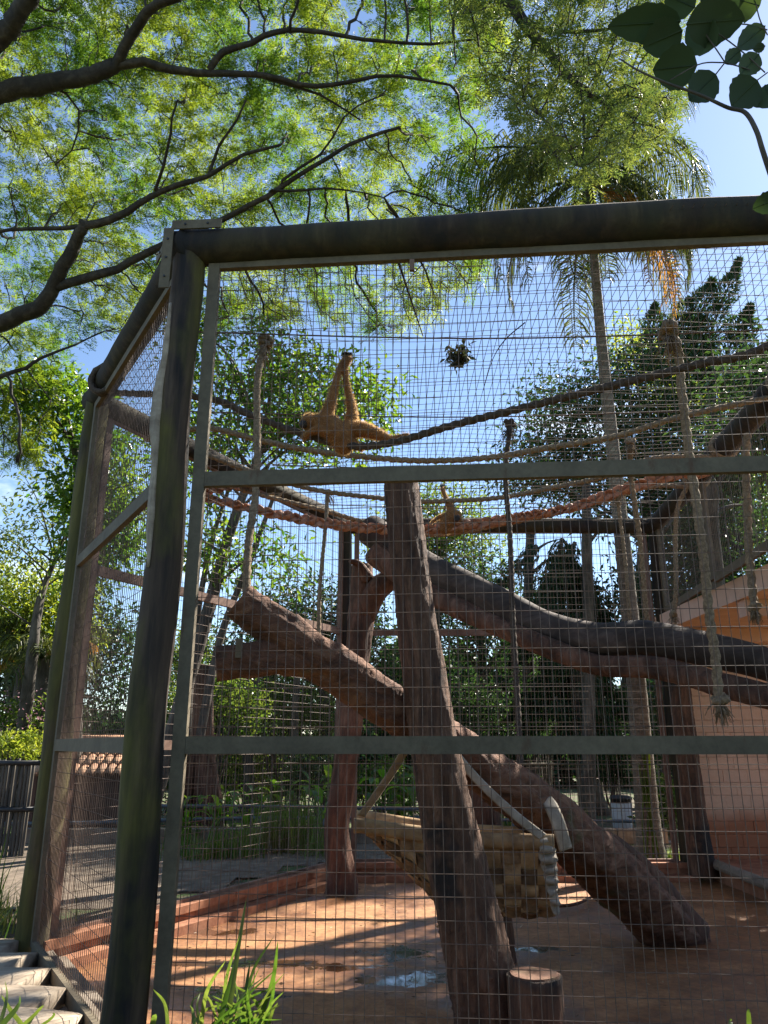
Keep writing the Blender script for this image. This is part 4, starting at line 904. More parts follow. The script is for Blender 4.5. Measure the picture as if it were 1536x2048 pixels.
# broad fibrous red trunk at the left
t=thing('fibrous_trunk','broad red-brown fibrous trunk behind the blue rail at the left','tree trunk',at(395,1665,16.5))
b=at(395,1680,16.5); 
for k in range(9):
    x=355+k*10; mb=MB(); mb.tube(smooth_path([at(x-4+rng.normal(0,3),1690,16.5+rng.normal(0,.15)),at(x,1600,16.5+rng.normal(0,.15)),at(x*.6+160,1500,16.5),at(x*.4+245,1330,16.6)],24),lerp_list([.13,.10,.09,.07],24),10,.06); part('root_stem',mb,M['bark_red'],t,None,None,True)

# ---- shrubs: masses of leaves on short stems
def shrub(label,c,r,n,leaf,mat,asp=.5,name='shrub',group='shrubs behind the cage'):
    t=thing(name,label,'shrub',(c[0],c[1],.15),group); c=np.asarray(c,float); r=np.asarray(r,float)
    m_=max(6,n//45); d=unit(rng.normal(0,1,(m_,3))); d[:,2]=np.abs(d[:,2])*1.1-.35; cl=c+d*r*(.35+.65*rng.random(m_))[:,None]**.6
    mb=MB()
    for i in range(min(m_,14)): mb.tube(smooth_path([(c[0]+rng.normal(0,.1),c[1]+rng.normal(0,.1),.1),(cl[i]+c)/2-(0,0,.2),cl[i]],8),lerp_list([.025,.015,.006],8),5)
    part('stem',mb,M['trunk'],t,None,None,True)
    ci=rng.integers(0,m_,n); p=cl[ci]+rng.normal(0,1,(n,3))*r*.17; dd=unit(rng.normal(0,1,(n,3))+np.array((0,0,.2))); l=leaf*rng.uniform(.6,1.3,n)
    mb=MB(); leaves(mb,p,dd,l,l*asp,np.clip(rng.random(m_)[ci]*.6+.2+rng.normal(0,.18,n),0,1)); part('foliage',mb,M[mat],t)
S_=[(430,1420,18.5,(1.3,1.0,1.2),3600,'speckled leafy shrub left of the rear trunk under the fork'),
 (560,1440,22.3,(1.71,1.10,1.48),3800,'dense shrub behind the rear trunk in the middle tier'),
 (640,1560,18.5,(1.1,.9,1.0),2600,'dark shrub just left of the rear trunk below the lower rail'),
 (490,1570,22.8,(1.71,1.10,1.14),3000,'sunlit small-leaved shrub above the blue rails'),
 (790,1420,22.8,(1.48,1.10,1.60),3200,'shadowy shrub between rear trunk and leaning post'),
 (930,1440,22.8,(1.48,1.10,1.48),3200,'dark shrub right of the leaning post in the middle tier'),
 (1000,1580,24,(1.2,1.0,.9),2200,'shrub behind the dark hanging rope near the small far cage'),
 (1080,1440,24.8,(1.48,1.10,1.82),3000,'dark shrub below the weeping conifer'),
 (1220,1480,22.8,(1.14,1.10,2.05),2600,'dark shrub left of the palm trunk'),
 (1330,1480,19,(.7,.9,1.9),2200,'narrow dark shrub between palm trunk and rear corner post'),
 (1330,1620,16.5,(.5,.6,.8),1300,'small shrub right of the palm trunk foot'),
 (770,1580,18,(1.0,.9,.8),2200,'shrub behind the wide-leaved plants by the leaning post'),
 (370,1350,22.8,(1.37,1.10,1.94),3000,'tall shrub seen beside the corner frame'),
 (700,1330,24.8,(1.71,1.10,1.48),3000,'tall shadowed shrub behind the rear trunk top')]
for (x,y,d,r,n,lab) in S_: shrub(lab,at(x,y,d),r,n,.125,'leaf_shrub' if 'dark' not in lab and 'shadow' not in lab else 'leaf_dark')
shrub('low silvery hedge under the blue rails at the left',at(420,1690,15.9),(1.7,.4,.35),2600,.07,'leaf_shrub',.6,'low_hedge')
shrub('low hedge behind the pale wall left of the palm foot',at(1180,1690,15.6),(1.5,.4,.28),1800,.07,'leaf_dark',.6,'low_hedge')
shrub('bright yellow-green shrub by the far left roof tiles',at(20,1500,19),(1.0,.8,.5),1800,.11,'leaf_lime',.5)
shrub('pale green flowering shrub below the left palms',at(60,1440,21),(1.2,.9,.9),2200,.12,'leaf_shrub',.5)
shrub('brown twiggy shrub seen through the lower left mesh',at(215,1600,19),(1.4,.9,.9),2200,.12,'leaf_dark',.5)
# pink blossom
pk=MB(); n=260; c=at(45,1440,20.2); p=c+rng.normal(0,1,(n,3))*(.5,.3,.35); leaves(pk,p,unit(rng.normal(0,1,(n,3))),.07,.06,rng.random(n)); 
solo('blossom_spray',pk,M['pink'],'faint pink blossoms beside the far white building','flowers')['kind']='stuff'
# far wood closing the view
fw=MB(); n=60000; x=rng.uniform(-30,34,n); yy=rng.uniform(38,46,n); hgt=5.2+1.6*np.sin(x*.35)+1.2*np.sin(x*.8+1)+.8*np.sin(x*1.9)+.6*np.clip((x-2)/5,-2.5,4); hgt=np.where(x<-8,np.minimum(hgt,3.2),hgt)
z=.0+hgt*rng.random(n)**.8; p=np.stack([x,yy,z],1); l=rng.uniform(.42,.8,n); leaves(fw,p,unit(rng.normal(0,1,(n,3))),l,l*.55,np.clip(.4+.3*np.sin(x*1.3+z)+rng.normal(0,.2,n),0,1))
n=16000; x=rng.uniform(-20,20,n); yy=rng.uniform(-11,-7,n)-.02*x*x*0; z=(4.2+1.2*np.sin(x*.6))*rng.random(n)**.8; p=np.stack([x,yy,z],1); l=rng.uniform(.5,1.0,n); leaves(fw,p,unit(rng.normal(0,1,(n,3))),l,l*.6,rng.random(n))  # unseen leaf bank added behind the camera to hold back skylight
o=part('far_wood_and_sky_screen',fw,M['leaf_dark'],None,'dark green far wood, with unseen leaves added behind the viewer to dim skylight','stuff'); o['category']='trees'

# ================================================================== the tall palm
PB=atz(1300,1728,.2); PB[1]=13.35; PB[0]=4.26
palm=thing('queen_palm','tall slender palm with drooping feather fronds behind the back mesh','palm tree',(PB[0],PB[1],.1))
zt=13.5; mb=MB(); z=np.linspace(.05,zt,150); rr=.186+.09*np.exp(-z*2.2)-.0088*z+.004*np.sin(z*26)
mb.tube(np.stack([PB[0]+.03*np.sin(z*.5),PB[1]+.02*np.sin(z*.7),z],1),rr,18,.012); part('trunk',mb,M['palm_trunk'],palm,None,None,True)
mb=MB()     # pale moss and root creeper on the foot
for k in range(5):
    zz=np.linspace(.1,rng.uniform(1.2,2.6),30); a=-1.9+rng.normal(0,.35); mb.tube(np.stack([PB[0]+(.20+.09*np.exp(-zz*2.2)-.004*zz)*np.cos(a+.25*np.sin(zz*3+k))*.93,PB[1]+(.20+.09*np.exp(-zz*2.2))*np.sin(a+.25*np.sin(zz*3+k))*.93,zz],1),.016,6)
part('moss_creeper',mb,M['leaf_lime'],palm)
def frond(top,az,el,L,droop,mat,nl=58,ll=.62,name='frond'):
    n=26; s=np.linspace(0,1,n); d=np.array((math.cos(az),math.sin(az),0)); P=np.zeros((n,3)); a=el; p=np.asarray(top,float).copy()
    for i in range(n):
        P[i]=p; p=p+(d*math.cos(a)+np.array((0,0,math.sin(a))))*L/n; a-=droop/n*(0.5+1.2*i/n)
    mb=MB(); mb.tube(P,lerp_list([.045,.03,.018,.006],n),6)
    side=np.cross(d,(0,0,1.)); T=unit(np.gradient(P,axis=0))
    f=np.repeat(np.linspace(.10,.99,nl),2); sg=np.tile([-1,1],nl); i=f*(n-1); i0=np.clip(i.astype(int),0,n-2); w=(i-i0)[:,None]
    base=P[i0]*(1-w)+P[i0+1]*w; tt=T[i0]; k=len(f)
    l=ll*(.35+1.0*np.sin(np.pi*np.clip(f*.85+.12,0,1)))*rng.uniform(.8,1.1,k)
    dr=unit(side*sg[:,None]*1.0+tt*.75+np.array((0,0,.25))*rng.normal(0,1,(k,1))); g=np.array((0,0,-1.))
    m1=base+dr*(l*.45)[:,None]; m2=m1+unit(dr*.65+g*.9)*(l*.38)[:,None]; e=m2+unit(dr*.25+g*1.3)*(l*.30)[:,None]
    wd=unit(np.cross(dr,tt))*.0+unit(tt+rng.normal(0,.2,(k,3)))*.018
    V=np.stack([base-wd*.4,base+wd*.4,m1+wd,m1-wd,m2+wd*.8,m2-wd*.8,e],1).reshape(-1,3); q=np.arange(k)[:,None]*7
    rn=np.repeat(np.clip(rng.normal(.5,.25,k),0,1),7)
    mb.add(V,[q+np.array([[0,1,2,3]]),q+np.array([[3,2,4,5]]),q+np.array([[5,4,6]])],rn)
    part(name,mb,M[mat],palm)
top=np.array((PB[0],PB[1],zt+.1))
for k in range(18):
    az=k*2.39996+.4; el=[.95,.75,.55,.3,.05,-.2][k%6]; frond(top+rng.normal(0,.05,3)+(0,0,.25-.05*(k%5)),az,el,rng.uniform(3.4,3.9),rng.uniform(2.1,2.8),'leaf_palm',66,.72)
frond(top,math.pi*1.02,.40,4.1,1.5,'leaf_palm',70,.75); frond(top,math.pi*1.2,.1,3.9,2.3,'leaf_palm',66,.75)
for az,el,dr in ((1.03,-.35,1.5),(1.12,-.6,1.2),(.93,-.5,1.4),(1.45,-.7,1.1),(1.75,-.55,1.4),(1.9,-.5,1.4),(-.05,-.35,1.7),(.08,-.6,1.2),(.5,-.5,1.3)): frond(top-(0,0,.25),math.pi*az,el,rng.uniform(3.5,4.0),dr,'leaf_palm',64,.7)
for az,el,dr in ((-.45,-.75,1.0),(.15,-.45,1.7),(-.95,-.9,.8),(-.12,-.7,1.2)): frond(top-(0,0,.4),az,el,rng.uniform(3.4,3.9),dr,'leaf_dead',46,.6,'dead_frond')
# left palms beyond the fence (short thick crowns)
def small_palm(label,px,pytop,d,r,seed,n=12,L=2.0):
    global palm
    b=at(px,1500,d); t_=at(px-2,pytop,d); sv=palm; palm=thing('garden_palm',label,'palm tree',(b[0],b[1],.1),'palms at the far left')
    mb=MB(); mb.tube(smooth_path([(b[0],b[1],.05),(b[0]+.05,b[1],t_[2]*.5),t_],40),lerp_list([r*1.2,r,r],40),12,.05); part('trunk',mb,M['trunk'],palm,None,None,True)
    for k in range(n): frond(t_,k*2.4+seed,.9-.12*(k%9),L*rng.uniform(.8,1.1),1.6,'leaf_palm' if k%6 else 'leaf_dead',30,.5)
    palm=sv
small_palm('stout palm left of the cage with a yellowing frond',84,1320,21,.20,.3); small_palm('thinner palm trunk close right of the stout palm',104,1290,22,.15,1.2); small_palm('bushy palm half hidden at the left edge',18,1290,24,.18,2.2)

# ================================================================== planting and rails behind the cage
def leaf_blade(L,W,arch,n=7):
    s=np.linspace(0,1,n); a=1.25-arch*s; z=np.cumsum(np.sin(a))*L/n; x=np.cumsum(np.cos(a))*L/n; w=W*np.sin(np.pi*np.clip(s*.93+.05,0,1))**.8/2
    P=np.stack([x,0*x,z],1); V=np.stack([P+np.stack([0*x,w,.25*w],1),P,P+np.stack([0*x,-w,.25*w],1)],1).reshape(-1,3)
    k=np.arange(n-1)[:,None]*3; mb=MB(); mb.add(V,np.concatenate([k+np.array([[0,1,4,3]]),k+np.array([[1,2,5,4]])]),np.tile(np.array([rng.random()]),len(V))); return mb
bl=[]
for k in range(7):
    me=leaf_blade(rng.uniform(.42,.66),rng.uniform(.11,.15),rng.uniform(1.5,2.5)).mesh('leaf',True); me.materials.append(M['leaf_ginger']); bl.append(me)
def ginger(label,px,py,d,n,sc=1.0):
    b=at(px,py,d); b[2]=.2; t=thing('broad_leaf_plant',label,'plant',b,'broad-leaved plants behind the cage')
    for k in range(n):
        sh_=rng.uniform(.05,.75)*sc; az=k*2.4+rng.normal(0,.3); mat4=Matrix.Translation(Vector((b[0]+rng.normal(0,.13),b[1]+rng.normal(0,.13),b[2]+sh_)))@Matrix.Rotation(az,4,'Z')@Matrix.Rotation(rng.normal(0,.2),4,'Y')@Matrix.Scale(sc*rng.uniform(.8,1.15),4)
        part('leaf',bl[k%7],None,t,mat4=mat4)
    mb=MB()
    for k in range(5): mb.tube(smooth_path([(b[0]+rng.normal(0,.08),b[1]+rng.normal(0,.08),b[2]-.1),(b[0]+rng.normal(0,.12),b[1]+rng.normal(0,.12),b[2]+.75*sc)],6),lerp_list([.018,.009],6),5)
    part('stalk',mb,M['leaf_ginger'],t)
for (x,d,n,sc,lab) in [(445,16.6,13,1.0,'broad-leaved plant at the left end of the blue rails'),(500,16.8,14,1.05,'broad-leaved plant behind the left part of the grass clump'),(555,16.9,15,1.1,'broad-leaved plant directly behind the grass clump'),(610,16.7,15,1.15,'broad-leaved plant right of the grass clump'),(655,16.9,14,1.25,'tall broad-leaved plant just left of the rear trunk'),(765,16.6,15,1.3,'tall broad-leaved plant right of the rear trunk'),(805,16.8,16,1.4,'tallest broad-leaved plant beside the leaning post'),(845,17,13,1.2,'broad-leaved plant half hidden by the leaning post'),(375,15.0,13,.95,'low broad-leaved plant beside the corner frame at the path'),(425,14.9,12,.85,'small broad-leaved plant in front of the low pale wall'),(490,14.8,13,.95,'broad-leaved plant just left of the tall grass clump'),(640,14.9,12,.95,'low broad-leaved plant between grass clump and rear trunk')]:
    ginger(lab,x,1680,d,n,sc)
def grass_tuft(name,label,b,n,h,mat,spread=.25,w=.012,kind='stuff',lean=.45):
    t=thing(name,label,'grass',b,'grass tufts'); mb=MB(); k=5
    for i in range(n):
        az=rng.uniform(0,6.28); L=h*rng.uniform(.5,1.1); ln=lean*rng.random(); o=np.asarray(b)+np.array((rng.normal(0,spread),rng.normal(0,spread*.7),-.02)); s=np.linspace(0,1,k)
        d=np.array((math.cos(az),math.sin(az),0)); P=o+d*(L*ln*s**1.8)[:,None]+np.array((0,0,1.))*(L*s*(1-.35*ln*s))[:,None]; sd=np.cross(d,(0,0,1.)); ww=w*(1-s**2)*rng.uniform(.7,1.2)
        V=np.stack([P-sd*ww[:,None],P+sd*ww[:,None]],1).reshape(-1,3); q=np.arange(k-1)[:,None]*2+np.array([[0,1,3,2]]); mb.add(V,q,rng.random())
    part('blades',mb,M[mat],t,None,kind)
b=at(570,1735,14.2); b[2]=.2; grass_tuft('grass_clump','tall green grass clump growing on the path edge left of the rear trunk',b,330,1.05,'grass',.30,.011)
b=at(560,1740,14.0); b[2]=.2; grass_tuft('grass_clump','dry brown grass at the foot of the tall grass clump',b,160,.65,'grass_dry',.28,.009)
for (px,d,nn,hh,lab) in [(400,13.2,120,.45,'low weeds sprouting left of the tall grass clump'),(460,13.4,150,.6,'grass tuft on the path edge beside the sunlit kerb'),(655,13.6,110,.5,'short grass at the kerb beside the rear trunk')]:
    b=at(px,1735,d); b[2]=.2; grass_tuft('grass_clump',lab,b,nn,hh,'grass',.22,.010)
b=at(350,1725,13.6); b[2]=.2; grass_tuft('grass_clump','short wispy grass at the left end of the path',b,70,.5,'grass',.2,.008)
for i,(px,d,lab) in enumerate([(990,18.6,'sunlit bright grass patch right of the short post'),(1040,19,'sunlit grass under the leaning log')]):
    b=at(px,1690,d); b[2]=.15; grass_tuft('grass_clump',lab,b,260,.5,'grass',.7,.012)
b=at(1340,1715,13.3); b[2]=.2; grass_tuft('grass_clump','tiny bright tuft at the palm foot',b,40,.2,'grass',.06,.012)
# low retaining wall along the far edge of the path
t=thing('retaining_wall','low pale stone wall between path and hedge behind the cage','wall',(0,15.3,.2))
for k in range(13):
    x=-6.3+k*.92; mb=MB(); mb.box((x,15.32+.01*rng.standard_normal(),.33),(.905,.28,.24+.01*rng.random())); part('stone',mb,M['concrete'],t)
# blue-grey pipe rails
def rail(label,runs,posts,r=.032):
    t=thing('pipe_railing',label,'railing',runs[0][0],'pipe railings')
    for a in runs: mb=MB(); mb.tube(smooth_path(a,24),r,10); part('pipe',mb,M['pipe'],t,None,None,True)
    for p in posts: mb=MB(); mb.tube([(p[0],p[1],.1),(p[0],p[1],p[2])],r*1.1,10); part('post',mb,M['pipe'],t,None,None,True)
rail('blue-grey double pipe railing behind the path on the left',[[at(250,1612,16.2),at(350,1612,16.1),at(600,1614,16.0),at(860,1618,16.0)],[at(0,1648,15.2),at(200,1645,15.4),at(350,1640,15.6),at(480,1637,15.8),at(600,1636,16.0),at(860,1637,16.0)]],[at(505,1612,16.05),at(650,1614,16.0),at(350,1612,16.1)],.035)
rail('blue-grey pipe railing in front of the bin at the right',[[at(985,1640,17.5),at(1150,1641,17.5),at(1345,1645,17.5)]],[at(1027,1640,17.5),at(1320,1644,17.5)],.03)
rail('bright low pipe along the path left of the palm foot',[[at(1120,1676,15.4),at(1200,1680,15.4),at(1345,1686,15.2)]],[at(1150,1678,15.4)],.04)
# bin
t=thing('waste_bin','pale grey waste bin with dark lid behind the right railing','bin',at(1246,1655,18.2)); c=at(1246,1652,18.2)
mb=MB(); mb.tube([(c[0],c[1],c[2]-.15),(c[0],c[1],c[2]-.1),(c[0],c[1],at(1246,1606,18.2)[2])],[.20,.21,.235],20); part('body',mb,M['bin'],t,None,None,True)
zc=at(1246,1604,18.2)[2]; mb=MB(); mb.tube([(c[0],c[1],zc),(c[0],c[1],zc+.05),(c[0],c[1],zc+.055),(c[0],c[1],zc+.11),(c[0],c[1],zc+.14)],[.225,.225,.25,.24,.16],20); part('lid',mb,M['black'],t,None,None,True)
# small wire cage farther back
t=thing('far_cage','small wire cage with grey posts beyond the railing in the wood','cage',at(1150,1660,22)); 
ca,cb_,cc=at(960,1528,22),at(1155,1528,22),at(1200,1540,24); cd=at(1340,1535,24.5)
for p in (ca,cb_,cc,cd): mb=MB(); mb.tube([(p[0],p[1],.1),(p[0],p[1],p[2])],.05,8); part('post',mb,M['steel'],t)
for a,b_ in ((ca,cb_),(cb_,cc),(cc,cd)):
    mb=MB(); mb.tube([a,b_],.035,6); part('rail',mb,M['steel'],t)
    Lw=np.linalg.norm((b_-a)[:2]); d3=np.array((*(b_-a)[:2],0))/Lw; mb=MB(); wires(mb,np.array((a[0],a[1],.2)),d3,np.array((0,0,1.)),Lw,a[2]-.2,.12,.16,np.array((-d3[1],d3[0],0)),.006); part('wire_grid',mb,M['wire'],t,None,'stuff')

# ================================================================== left side: bamboo fence, hut with tiles, far building
t=thing('bamboo_fence','dark upright bamboo cane fence at the left edge','fence',at(20,1690,13.5))
z0,z1=at(0,1700,13.5)[2],at(0,1522,13.5)[2]; x0,x1=at(-60,1600,13.5)[0],at(68,1600,13.5)[0]
cane=MB(); cane.tube([(0,0,z) for z in np.linspace(0,1,9)],.026*np.array([1,1.0,1.12,1,1,1.12,1,1,1]),8); cme=cane.mesh('cane',True); cme.materials.append(M['bamboo'])
for k in range(int((x1-x0)/.054)):
    h=(z1-.05)*rng.uniform(.97,1.03); part('cane',cme,None,t,mat4=Matrix.Translation((x0+k*.054,13.5+rng.normal(0,.008),.05))@Matrix.Diagonal((1,1,h,1))@Matrix.Rotation(rng.normal(0,.008),4,'Y'))
for zz in (z1-.03,z1*.55): mb=MB(); mb.tube([(x0,13.46,zz),(x1+.1,13.46,zz)],.04,8); part('cross_pole',mb,M['black'],t,None,None,True)
mb=MB(); mb.tube([(x1+.1,13.46,.05),(x1+.1,13.46,z1+.15)],.05,10); part('post',mb,M['darkwood'],t,None,None,True)
# hut with plank wall and clay tiles
t=thing('plank_hut','dark plank hut with a clay tile roof seen through the left mesh','hut',at(150,1690,16))
hx0,hx1=at(62,1600,16.)[0],at(262,1600,16.)[0]; hz=at(150,1545,16.)[2]
pk_=MB(); pk_.box((0,0,.5),(.145,.04,1)); pme=pk_.mesh('plank'); pme.materials.append(M['darkwood'])
k=0; x=hx0
while x<hx1: part('plank',pme,None,t,mat4=Matrix.Translation((x,16+rng.normal(0,.006),.05))@Matrix.Diagonal((1,1,hz-.05+rng.normal(0,.01),1))); x+=.155
mb=MB(); mb.box(((hx0+hx1)/2,17.0,hz/2),(hx1-hx0,1.9,hz-.06)); part('wall',mb,M['darkwood'],t)
def half_tile(L=.42,r=.085,th=.012,n=7):
    a=np.linspace(0,np.pi,n); mb=MB(); V=[]
    for s in (0,L):
        rr=r*(1-.12*s/L)
        for q_ in a: V.append((rr*math.cos(q_),s,rr*math.sin(q_)))
        for q_ in a[::-1]: V.append(((rr-th)*math.cos(q_),s,(rr-th)*math.sin(q_)))
    m_=2*n; Fq=[(i,(i+1)%m_,(i+1)%m_+m_,i+m_) for i in range(m_)]; mb.add(V,[np.array(Fq)]+[np.array([(i,m_-1-i,m_-2-i,i+1)]) for i in range(n-1)]+[np.array([(m_+i,m_+i+1,2*m_-2-i,2*m_-1-i)]) for i in range(n-1)]); return mb.mesh('roof_tile',True)
tme=half_tile(); tme.materials.append(M['tile'])
nx=int((hx1-hx0)/.18)
for row in range(4):
    for k in range(nx):
        part('roof_tile',tme,None,t,mat4=Matrix.Translation((hx0+.09+k*.18,15.72+row*.33,hz-.06+row*.17))@Matrix.Rotation(.47+rng.normal(0,.02),4,'X'))
mb=MB(); mb.tube([(hx0-.05,17.05,hz+.62),(hx1+.05,17.05,hz+.62)],.10,10); part('ridge',mb,M['tile'],t,None,None,True)
# far white building
t=thing('far_building','pale low building on the horizon at the far left','building',at(-20,1490,60)); a=at(-60,1458,60); b_=at(28,1490,60)
mb=MB(); mb.box(((a[0]+b_[0])/2,62,a[2]/2),(b_[0]-a[0],4,a[2])); part('wall',mb,M['white_wall'],t)
mb=MB(); mb.box(((a[0]+b_[0])/2,62,a[2]+.12),(b_[0]-a[0]+.4,4.4,.22)); part('roof',mb,M['steel'],t)
for k in range(4): mb=MB(); mb.box((a[0]+.5+k*.95,59.97,a[2]*.62),(.5,.06,.5)); part('window',mb,M['glass'],t)

# ================================================================== sleepers outside the left wall
for k,(lab) in enumerate(['sunlit grey timber sleeper lying nearest the viewer at the bottom left','second sunlit timber sleeper from the bottom left corner','third timber sleeper beside the left mesh wall','timber sleeper beside the foot of the far left post','farthest timber sleeper behind the far left post']):
    f0=.50+k*.60; o=C+dl*f0; out=np.array((-.985,.17)); a=np.array((*o,.0))+np.array((*out,0))*.20; b_=a+np.array((*out,0))*2.6
    t=thing('timber_sleeper',lab,'sleeper',(a+b_)/2,'timber sleepers beside the cage')
    n=34; s=np.linspace(0,1,n); path=a+(b_-a)*s[:,None]; path[:,2]=.20+.012*np.sin(s*7+k); mb=MB(); mb.tube(path,.27*(1+.02*np.sin(s*9+k)),16,.02,3,flat=(.36,1.04),up0=(0,0,1)); part('beam',mb,M['sleeper'],t,None,None,True)

# ================================================================== foreground grass, each blade its own part
def blades(label,px,py,d,spec,mat='grass',name='foreground_grass'):
    b=at(px,py,d); b[2]=.1; t=thing(name,label,'grass',b,'grass blades near the viewer')
    for (x0,x1,y1,bend,w) in spec:
        a=at(x0,2090,d+rng.normal(0,.08)); e=at(x1,y1,d+rng.normal(0,.12)); m_=(a+e)/2+np.array((bend,0,.04)); P=smooth_path([a-(0,0,.25),a,m_,e],16); s=np.linspace(0,1,16)
        ww=.72*w*np.sin(np.pi*np.clip(.12+.88*s,0,1))**.6; ww[-1]=0; sd=unit(np.cross(np.gradient(P,axis=0),np.array((.2*rng.normal(),1,.15))))
        nn=unit(np.cross(sd,np.gradient(P,axis=0))); V=np.stack([P-sd*ww[:,None],P+nn*.18*ww[:,None],P+sd*ww[:,None]],1).reshape(-1,3); k=np.arange(15)[:,None]*3
        mb=MB(); mb.add(V,np.concatenate([k+np.array([[0,1,4,3]]),k+np.array([[1,2,5,4]])]),rng.random()); part('blade',mb,M[mat],t,None,None,True)
sp=[(450,493,1795,.0,.017),(440,480,1870,-.02,.014),(495,548,1872,-.05,.011),(505,556,1880,.03,.016),(430,468,1925,.01,.015),(400,452,1920,-.03,.013),(480,500,1925,.0,.014),(520,550,1940,.02,.012),(410,395,1995,-.02,.012),(470,440,2000,-.04,.01),(500,560,2010,.0,.01),(455,505,1990,.03,.012),(530,556,2005,.0,.01),(390,380,2010,.0,.012),(440,410,1985,0,.010),(300,312,2028,0,.02),(335,306,1978,.02,.014),(480,470,1960,.0,.013),(515,495,1975,-.02,.010)]+[(rng.uniform(395,540),rng.uniform(385,570),rng.uniform(1930,2045),rng.normal(0,.03),rng.uniform(.006,.011)) for _ in range(22)]
blades('tall green grass blades in front of the mesh left of centre',470,2090,3.9,sp)
blades('arching grass blades at the bottom left corner',20,2090,3.6,[(60,2,1990,-.03,.014),(-20,40,1990,.04,.017),(20,88,2010,.03,.010),(40,75,2012,.02,.009),(-10,10,1960,.02,.012),(50,105,2025,.05,.008)])
blades('two short bright blade tips at the bottom right',1500,2090,3.7,[(1502,1498,2018,0,.014),(1465,1462,2042,0,.012)])
b=L_+(-.55,.05); grass_tuft('grass_clump','long arching grass beside the far left post',(b[0],b[1],.15),120,1.05,'grass',.14,.010,lean=.9)
grass_tuft('grass_clump','dark tangled grass at the foot of the far left post',(L_[0]-.75,L_[1]+.8,.15),160,.55,'grass_dry',.25,.008,lean=1.0)

# ================================================================== big leaves hanging in from the upper right
t=thing('overhanging_branch','branch with large dark oval leaves hanging in at the upper right corner','branch',at(1500,230,2.5))
mb=MB(); mb.tube(smooth_path([at(1240,118,2.5),at(1275,140,2.5),at(1330,165,2.5),at(1400,190,2.5),at(1455,215,2.5),at(1490,225,2.5),at(1512,260,2.5),at(1525,300,2.52),at(1545,360,2.55),at(1600,520,2.6)],50),lerp_list([.003,.005,.007,.009,.010,.011],50),8,.05); 
for pp in ([(1450,125),(1400,128),(1340,160)],[(1450,125),(1475,132),(1500,140)],[(1450,125),(1430,95),(1405,60)],[(1450,125),(1432,148)],[(1530,145),(1490,108),(1440,70),(1400,50)],[(1535,70),(1520,40),(1510,0)],[(1535,60),(1500,50),(1480,48)],[(1535,145),(1515,160)],[(1372,0),(1390,15)]):
    mb.tube(smooth_path([at(*p_,2.5) for p_ in pp],12),.0028,6,cap=False)
part('twig',mb,M['trunk'],t,None,None,True)
def big_leaf(base,tip,w,d,tilt=0.0):
    a=at(*base,d); e=at(*tip,d+tilt); ax=e-a; L=np.linalg.norm(ax); ax=ax/L; W=1.25*w*d/.85/F; view=unit(a-np.array((0,0,CAMZ))); sd=unit(np.cross(ax,view)); up=np.cross(sd,ax)
    n=15; s=np.linspace(0,1,n); ww=W/2*np.sin(np.pi*np.clip(s,0,1)**.85)**.72*(1+.06*np.sin(s*31+w)); ww[0]=ww[-1]=.001
    P=a+ax*(L*s)[:,None]+up*(.05*L*np.sin(np.pi*s))[:,None]; cols=[]
    for f in (-1,-.5,0,.5,1): cols.append(P+sd*(ww*f)[:,None]-up*(abs(f)*.14*ww+.012*ww*np.sin(s*40))[:,None])
    V=np.stack(cols,1).reshape(-1,3); k=np.arange(n-1)[:,None]*5; mb=MB(); mb.add(V,np.concatenate([k+np.array([[j,j+1,j+6,j+5]]) for j in range(4)]),rng.random()); lo=part('leaf',mb,M['leaf_near'],t,None,None,True)
    mb=MB(); mb.tube(P-up*.001-view*.0015,lerp_list([.003,.001],n),5); part('midrib',mb,M['leaf_near'],lo)
for args in [((1362,42),(1215,52),62,2.5,.02),((1372,48),(1490,38),78,2.45,.03),((1365,60),(1285,95),66,2.5,.05),((1432,92),(1372,55),58,2.5,.04),((1395,130),(1305,140),72,2.5,.06),((1432,148),(1378,202),56,2.5,.02),((1530,52),(1474,98),40,2.5,.0),((1480,100),(1450,128),28,2.5,.0),((1518,108),(1480,150),40,2.5,.0),((1515,160),(1462,212),62,2.48,.03),((1530,170),(1545,215),56,2.5,.0),((1530,92),(1506,100),16,2.5,0),((1520,12),(1480,0),60,2.5,0),((1390,15),(1330,-10),60,2.5,0),((1500,-20),(1400,2),70,2.5,0),((1560,395),(1505,418),36,2.6,.05)]: big_leaf(*args)

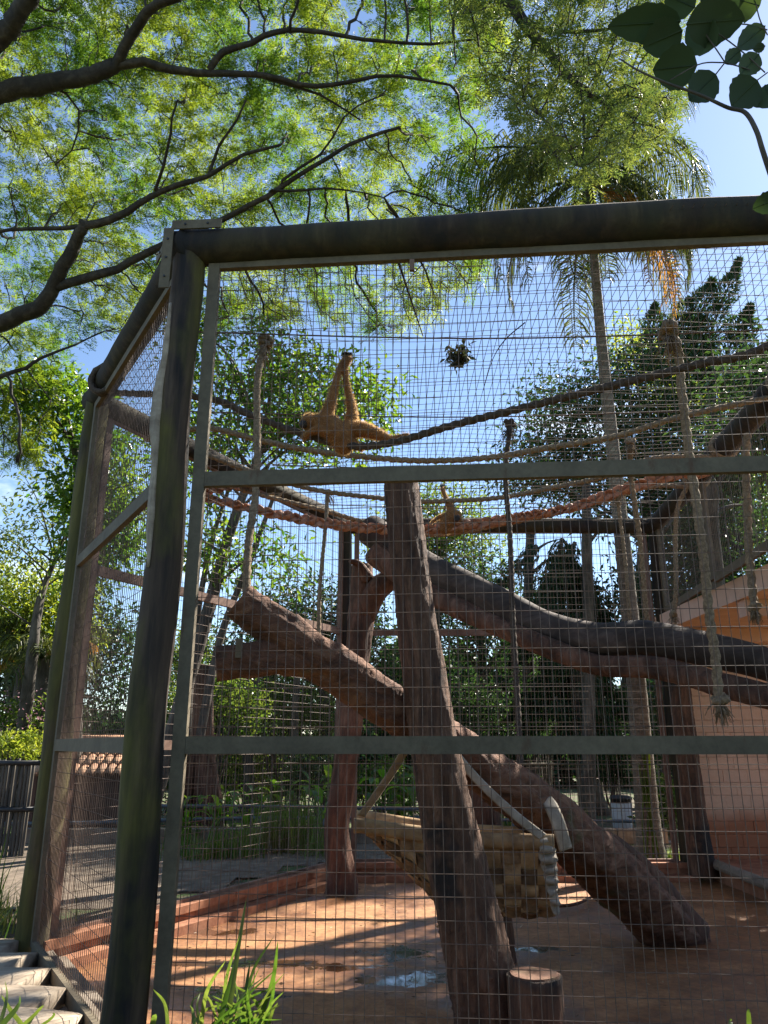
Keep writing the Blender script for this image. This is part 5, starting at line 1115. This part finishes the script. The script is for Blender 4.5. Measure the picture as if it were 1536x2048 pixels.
# ================================================================== litter on the roof netting
lv=MB(); c=atz(918,712,5.56); n=170; p=c+rng.normal(0,1,(n,3))*(.05,.07,.03); leaves(lv,p,unit(rng.normal(0,1,(n,3))),.085,.035,rng.random(n))
solo('leaf_litter',lv,M['debris'],'dark clump of dead leaves lying on the roof netting','debris')['kind']='stuff'
def stick(label,pts,r):
    mb=MB(); mb.tube(smooth_path(pts,24),lerp_list([r,r*.7,r*.4],24),7,.1); solo('fallen_stick',mb,M['limb'],label,'stick','sticks fallen on the roof',True)
stick('dark straight stick on the roof below the front beam',[atz(798,528,5.57),atz(822,600,5.57),atz(846,672,5.57)],.012)
stick('thin curved twig on the roof right of the leaf clump',[atz(1050,645,5.56),atz(1010,680,5.56),atz(985,720,5.56),atz(966,782,5.56)],.006)
mb=MB(); mb.box(at(824,531,4.86)+(0,.0,0),(.035,.03,.09)); part('hook',mb,M['rust'],cage)
# off-frame tree whose crown shades the right half of the cage floor
tree('shade_tree','large dark tree right of the shelter shading the cage floor',(10.5,14.8,.1),[(10.3,14.8,4),(10,14.6,7.5)],[.4,.33,.2],[((8.6,13.8,8.4),(1.7,1.7,1.2)),((10.6,14.8,8.6),(2.2,2,1.6)),((8.3,15.2,9.4),(1.3,1.3,1.0)),((9.3,12.6,7.4),(1.4,1.4,1.0))],170,60,.22,'leaf_dark',group=G,spread=.42,limbs=26)
tri=sum(len(o.data.loop_triangles) if o.data.loop_triangles else sum(len(p.vertices)-2 for p in o.data.polygons[:1])*len(o.data.polygons) for o in scene.objects if o.type=='MESH'); print('approx tris',tri)

# ================================================================== small wear: peeling strip on the corner post, litter on the floor
mb=MB(); z=np.linspace(3.05,5.02,40); a=math.radians(232); rr=.125; w_=lerp_list([.006,.02,.016,.03,.026,.03,.012],40)
mb.tube(np.stack([C[0]+rr*math.cos(a)+.006*np.sin(z*7)+.012*np.sin(3*z+C[0]),C[1]+rr*math.sin(a)+.0*z,z],1),w_*1.15,8,.25,4,flat=(1.0,1.0)); part('peeling_strip',mb,M['sleeper'],pc,'pale peeling strip of sapwood',None,True)
lt=MB(); n=900; x=rng.uniform(-2.6,4.2,n); y=rng.uniform(5.2,12.2,n); k=sdf(np.stack([x,y],1))<-.3; x,y=x[k],y[k]; n=len(x)
p=np.stack([x,y,.034+.009*wav(x,y,1.3)],1); d=rng.normal(0,1,(n,3))*np.array((1,1,.12)); l=rng.uniform(.012,.05,n)*np.where(rng.random(n)<.1,1.8,1); leaves(lt,p,d,l,l*rng.uniform(.15,.6,n),rng.random(n),.1)
part('floor_litter',lt,m_leaf('dry_litter',(.10,.06,.035),(.26,.17,.09),(.46,.34,.2),(.2,.12,.06),(.4,.3,.15),.2),None,'scattered dry leaf bits and straw on the red floor','stuff')['category']='litter'
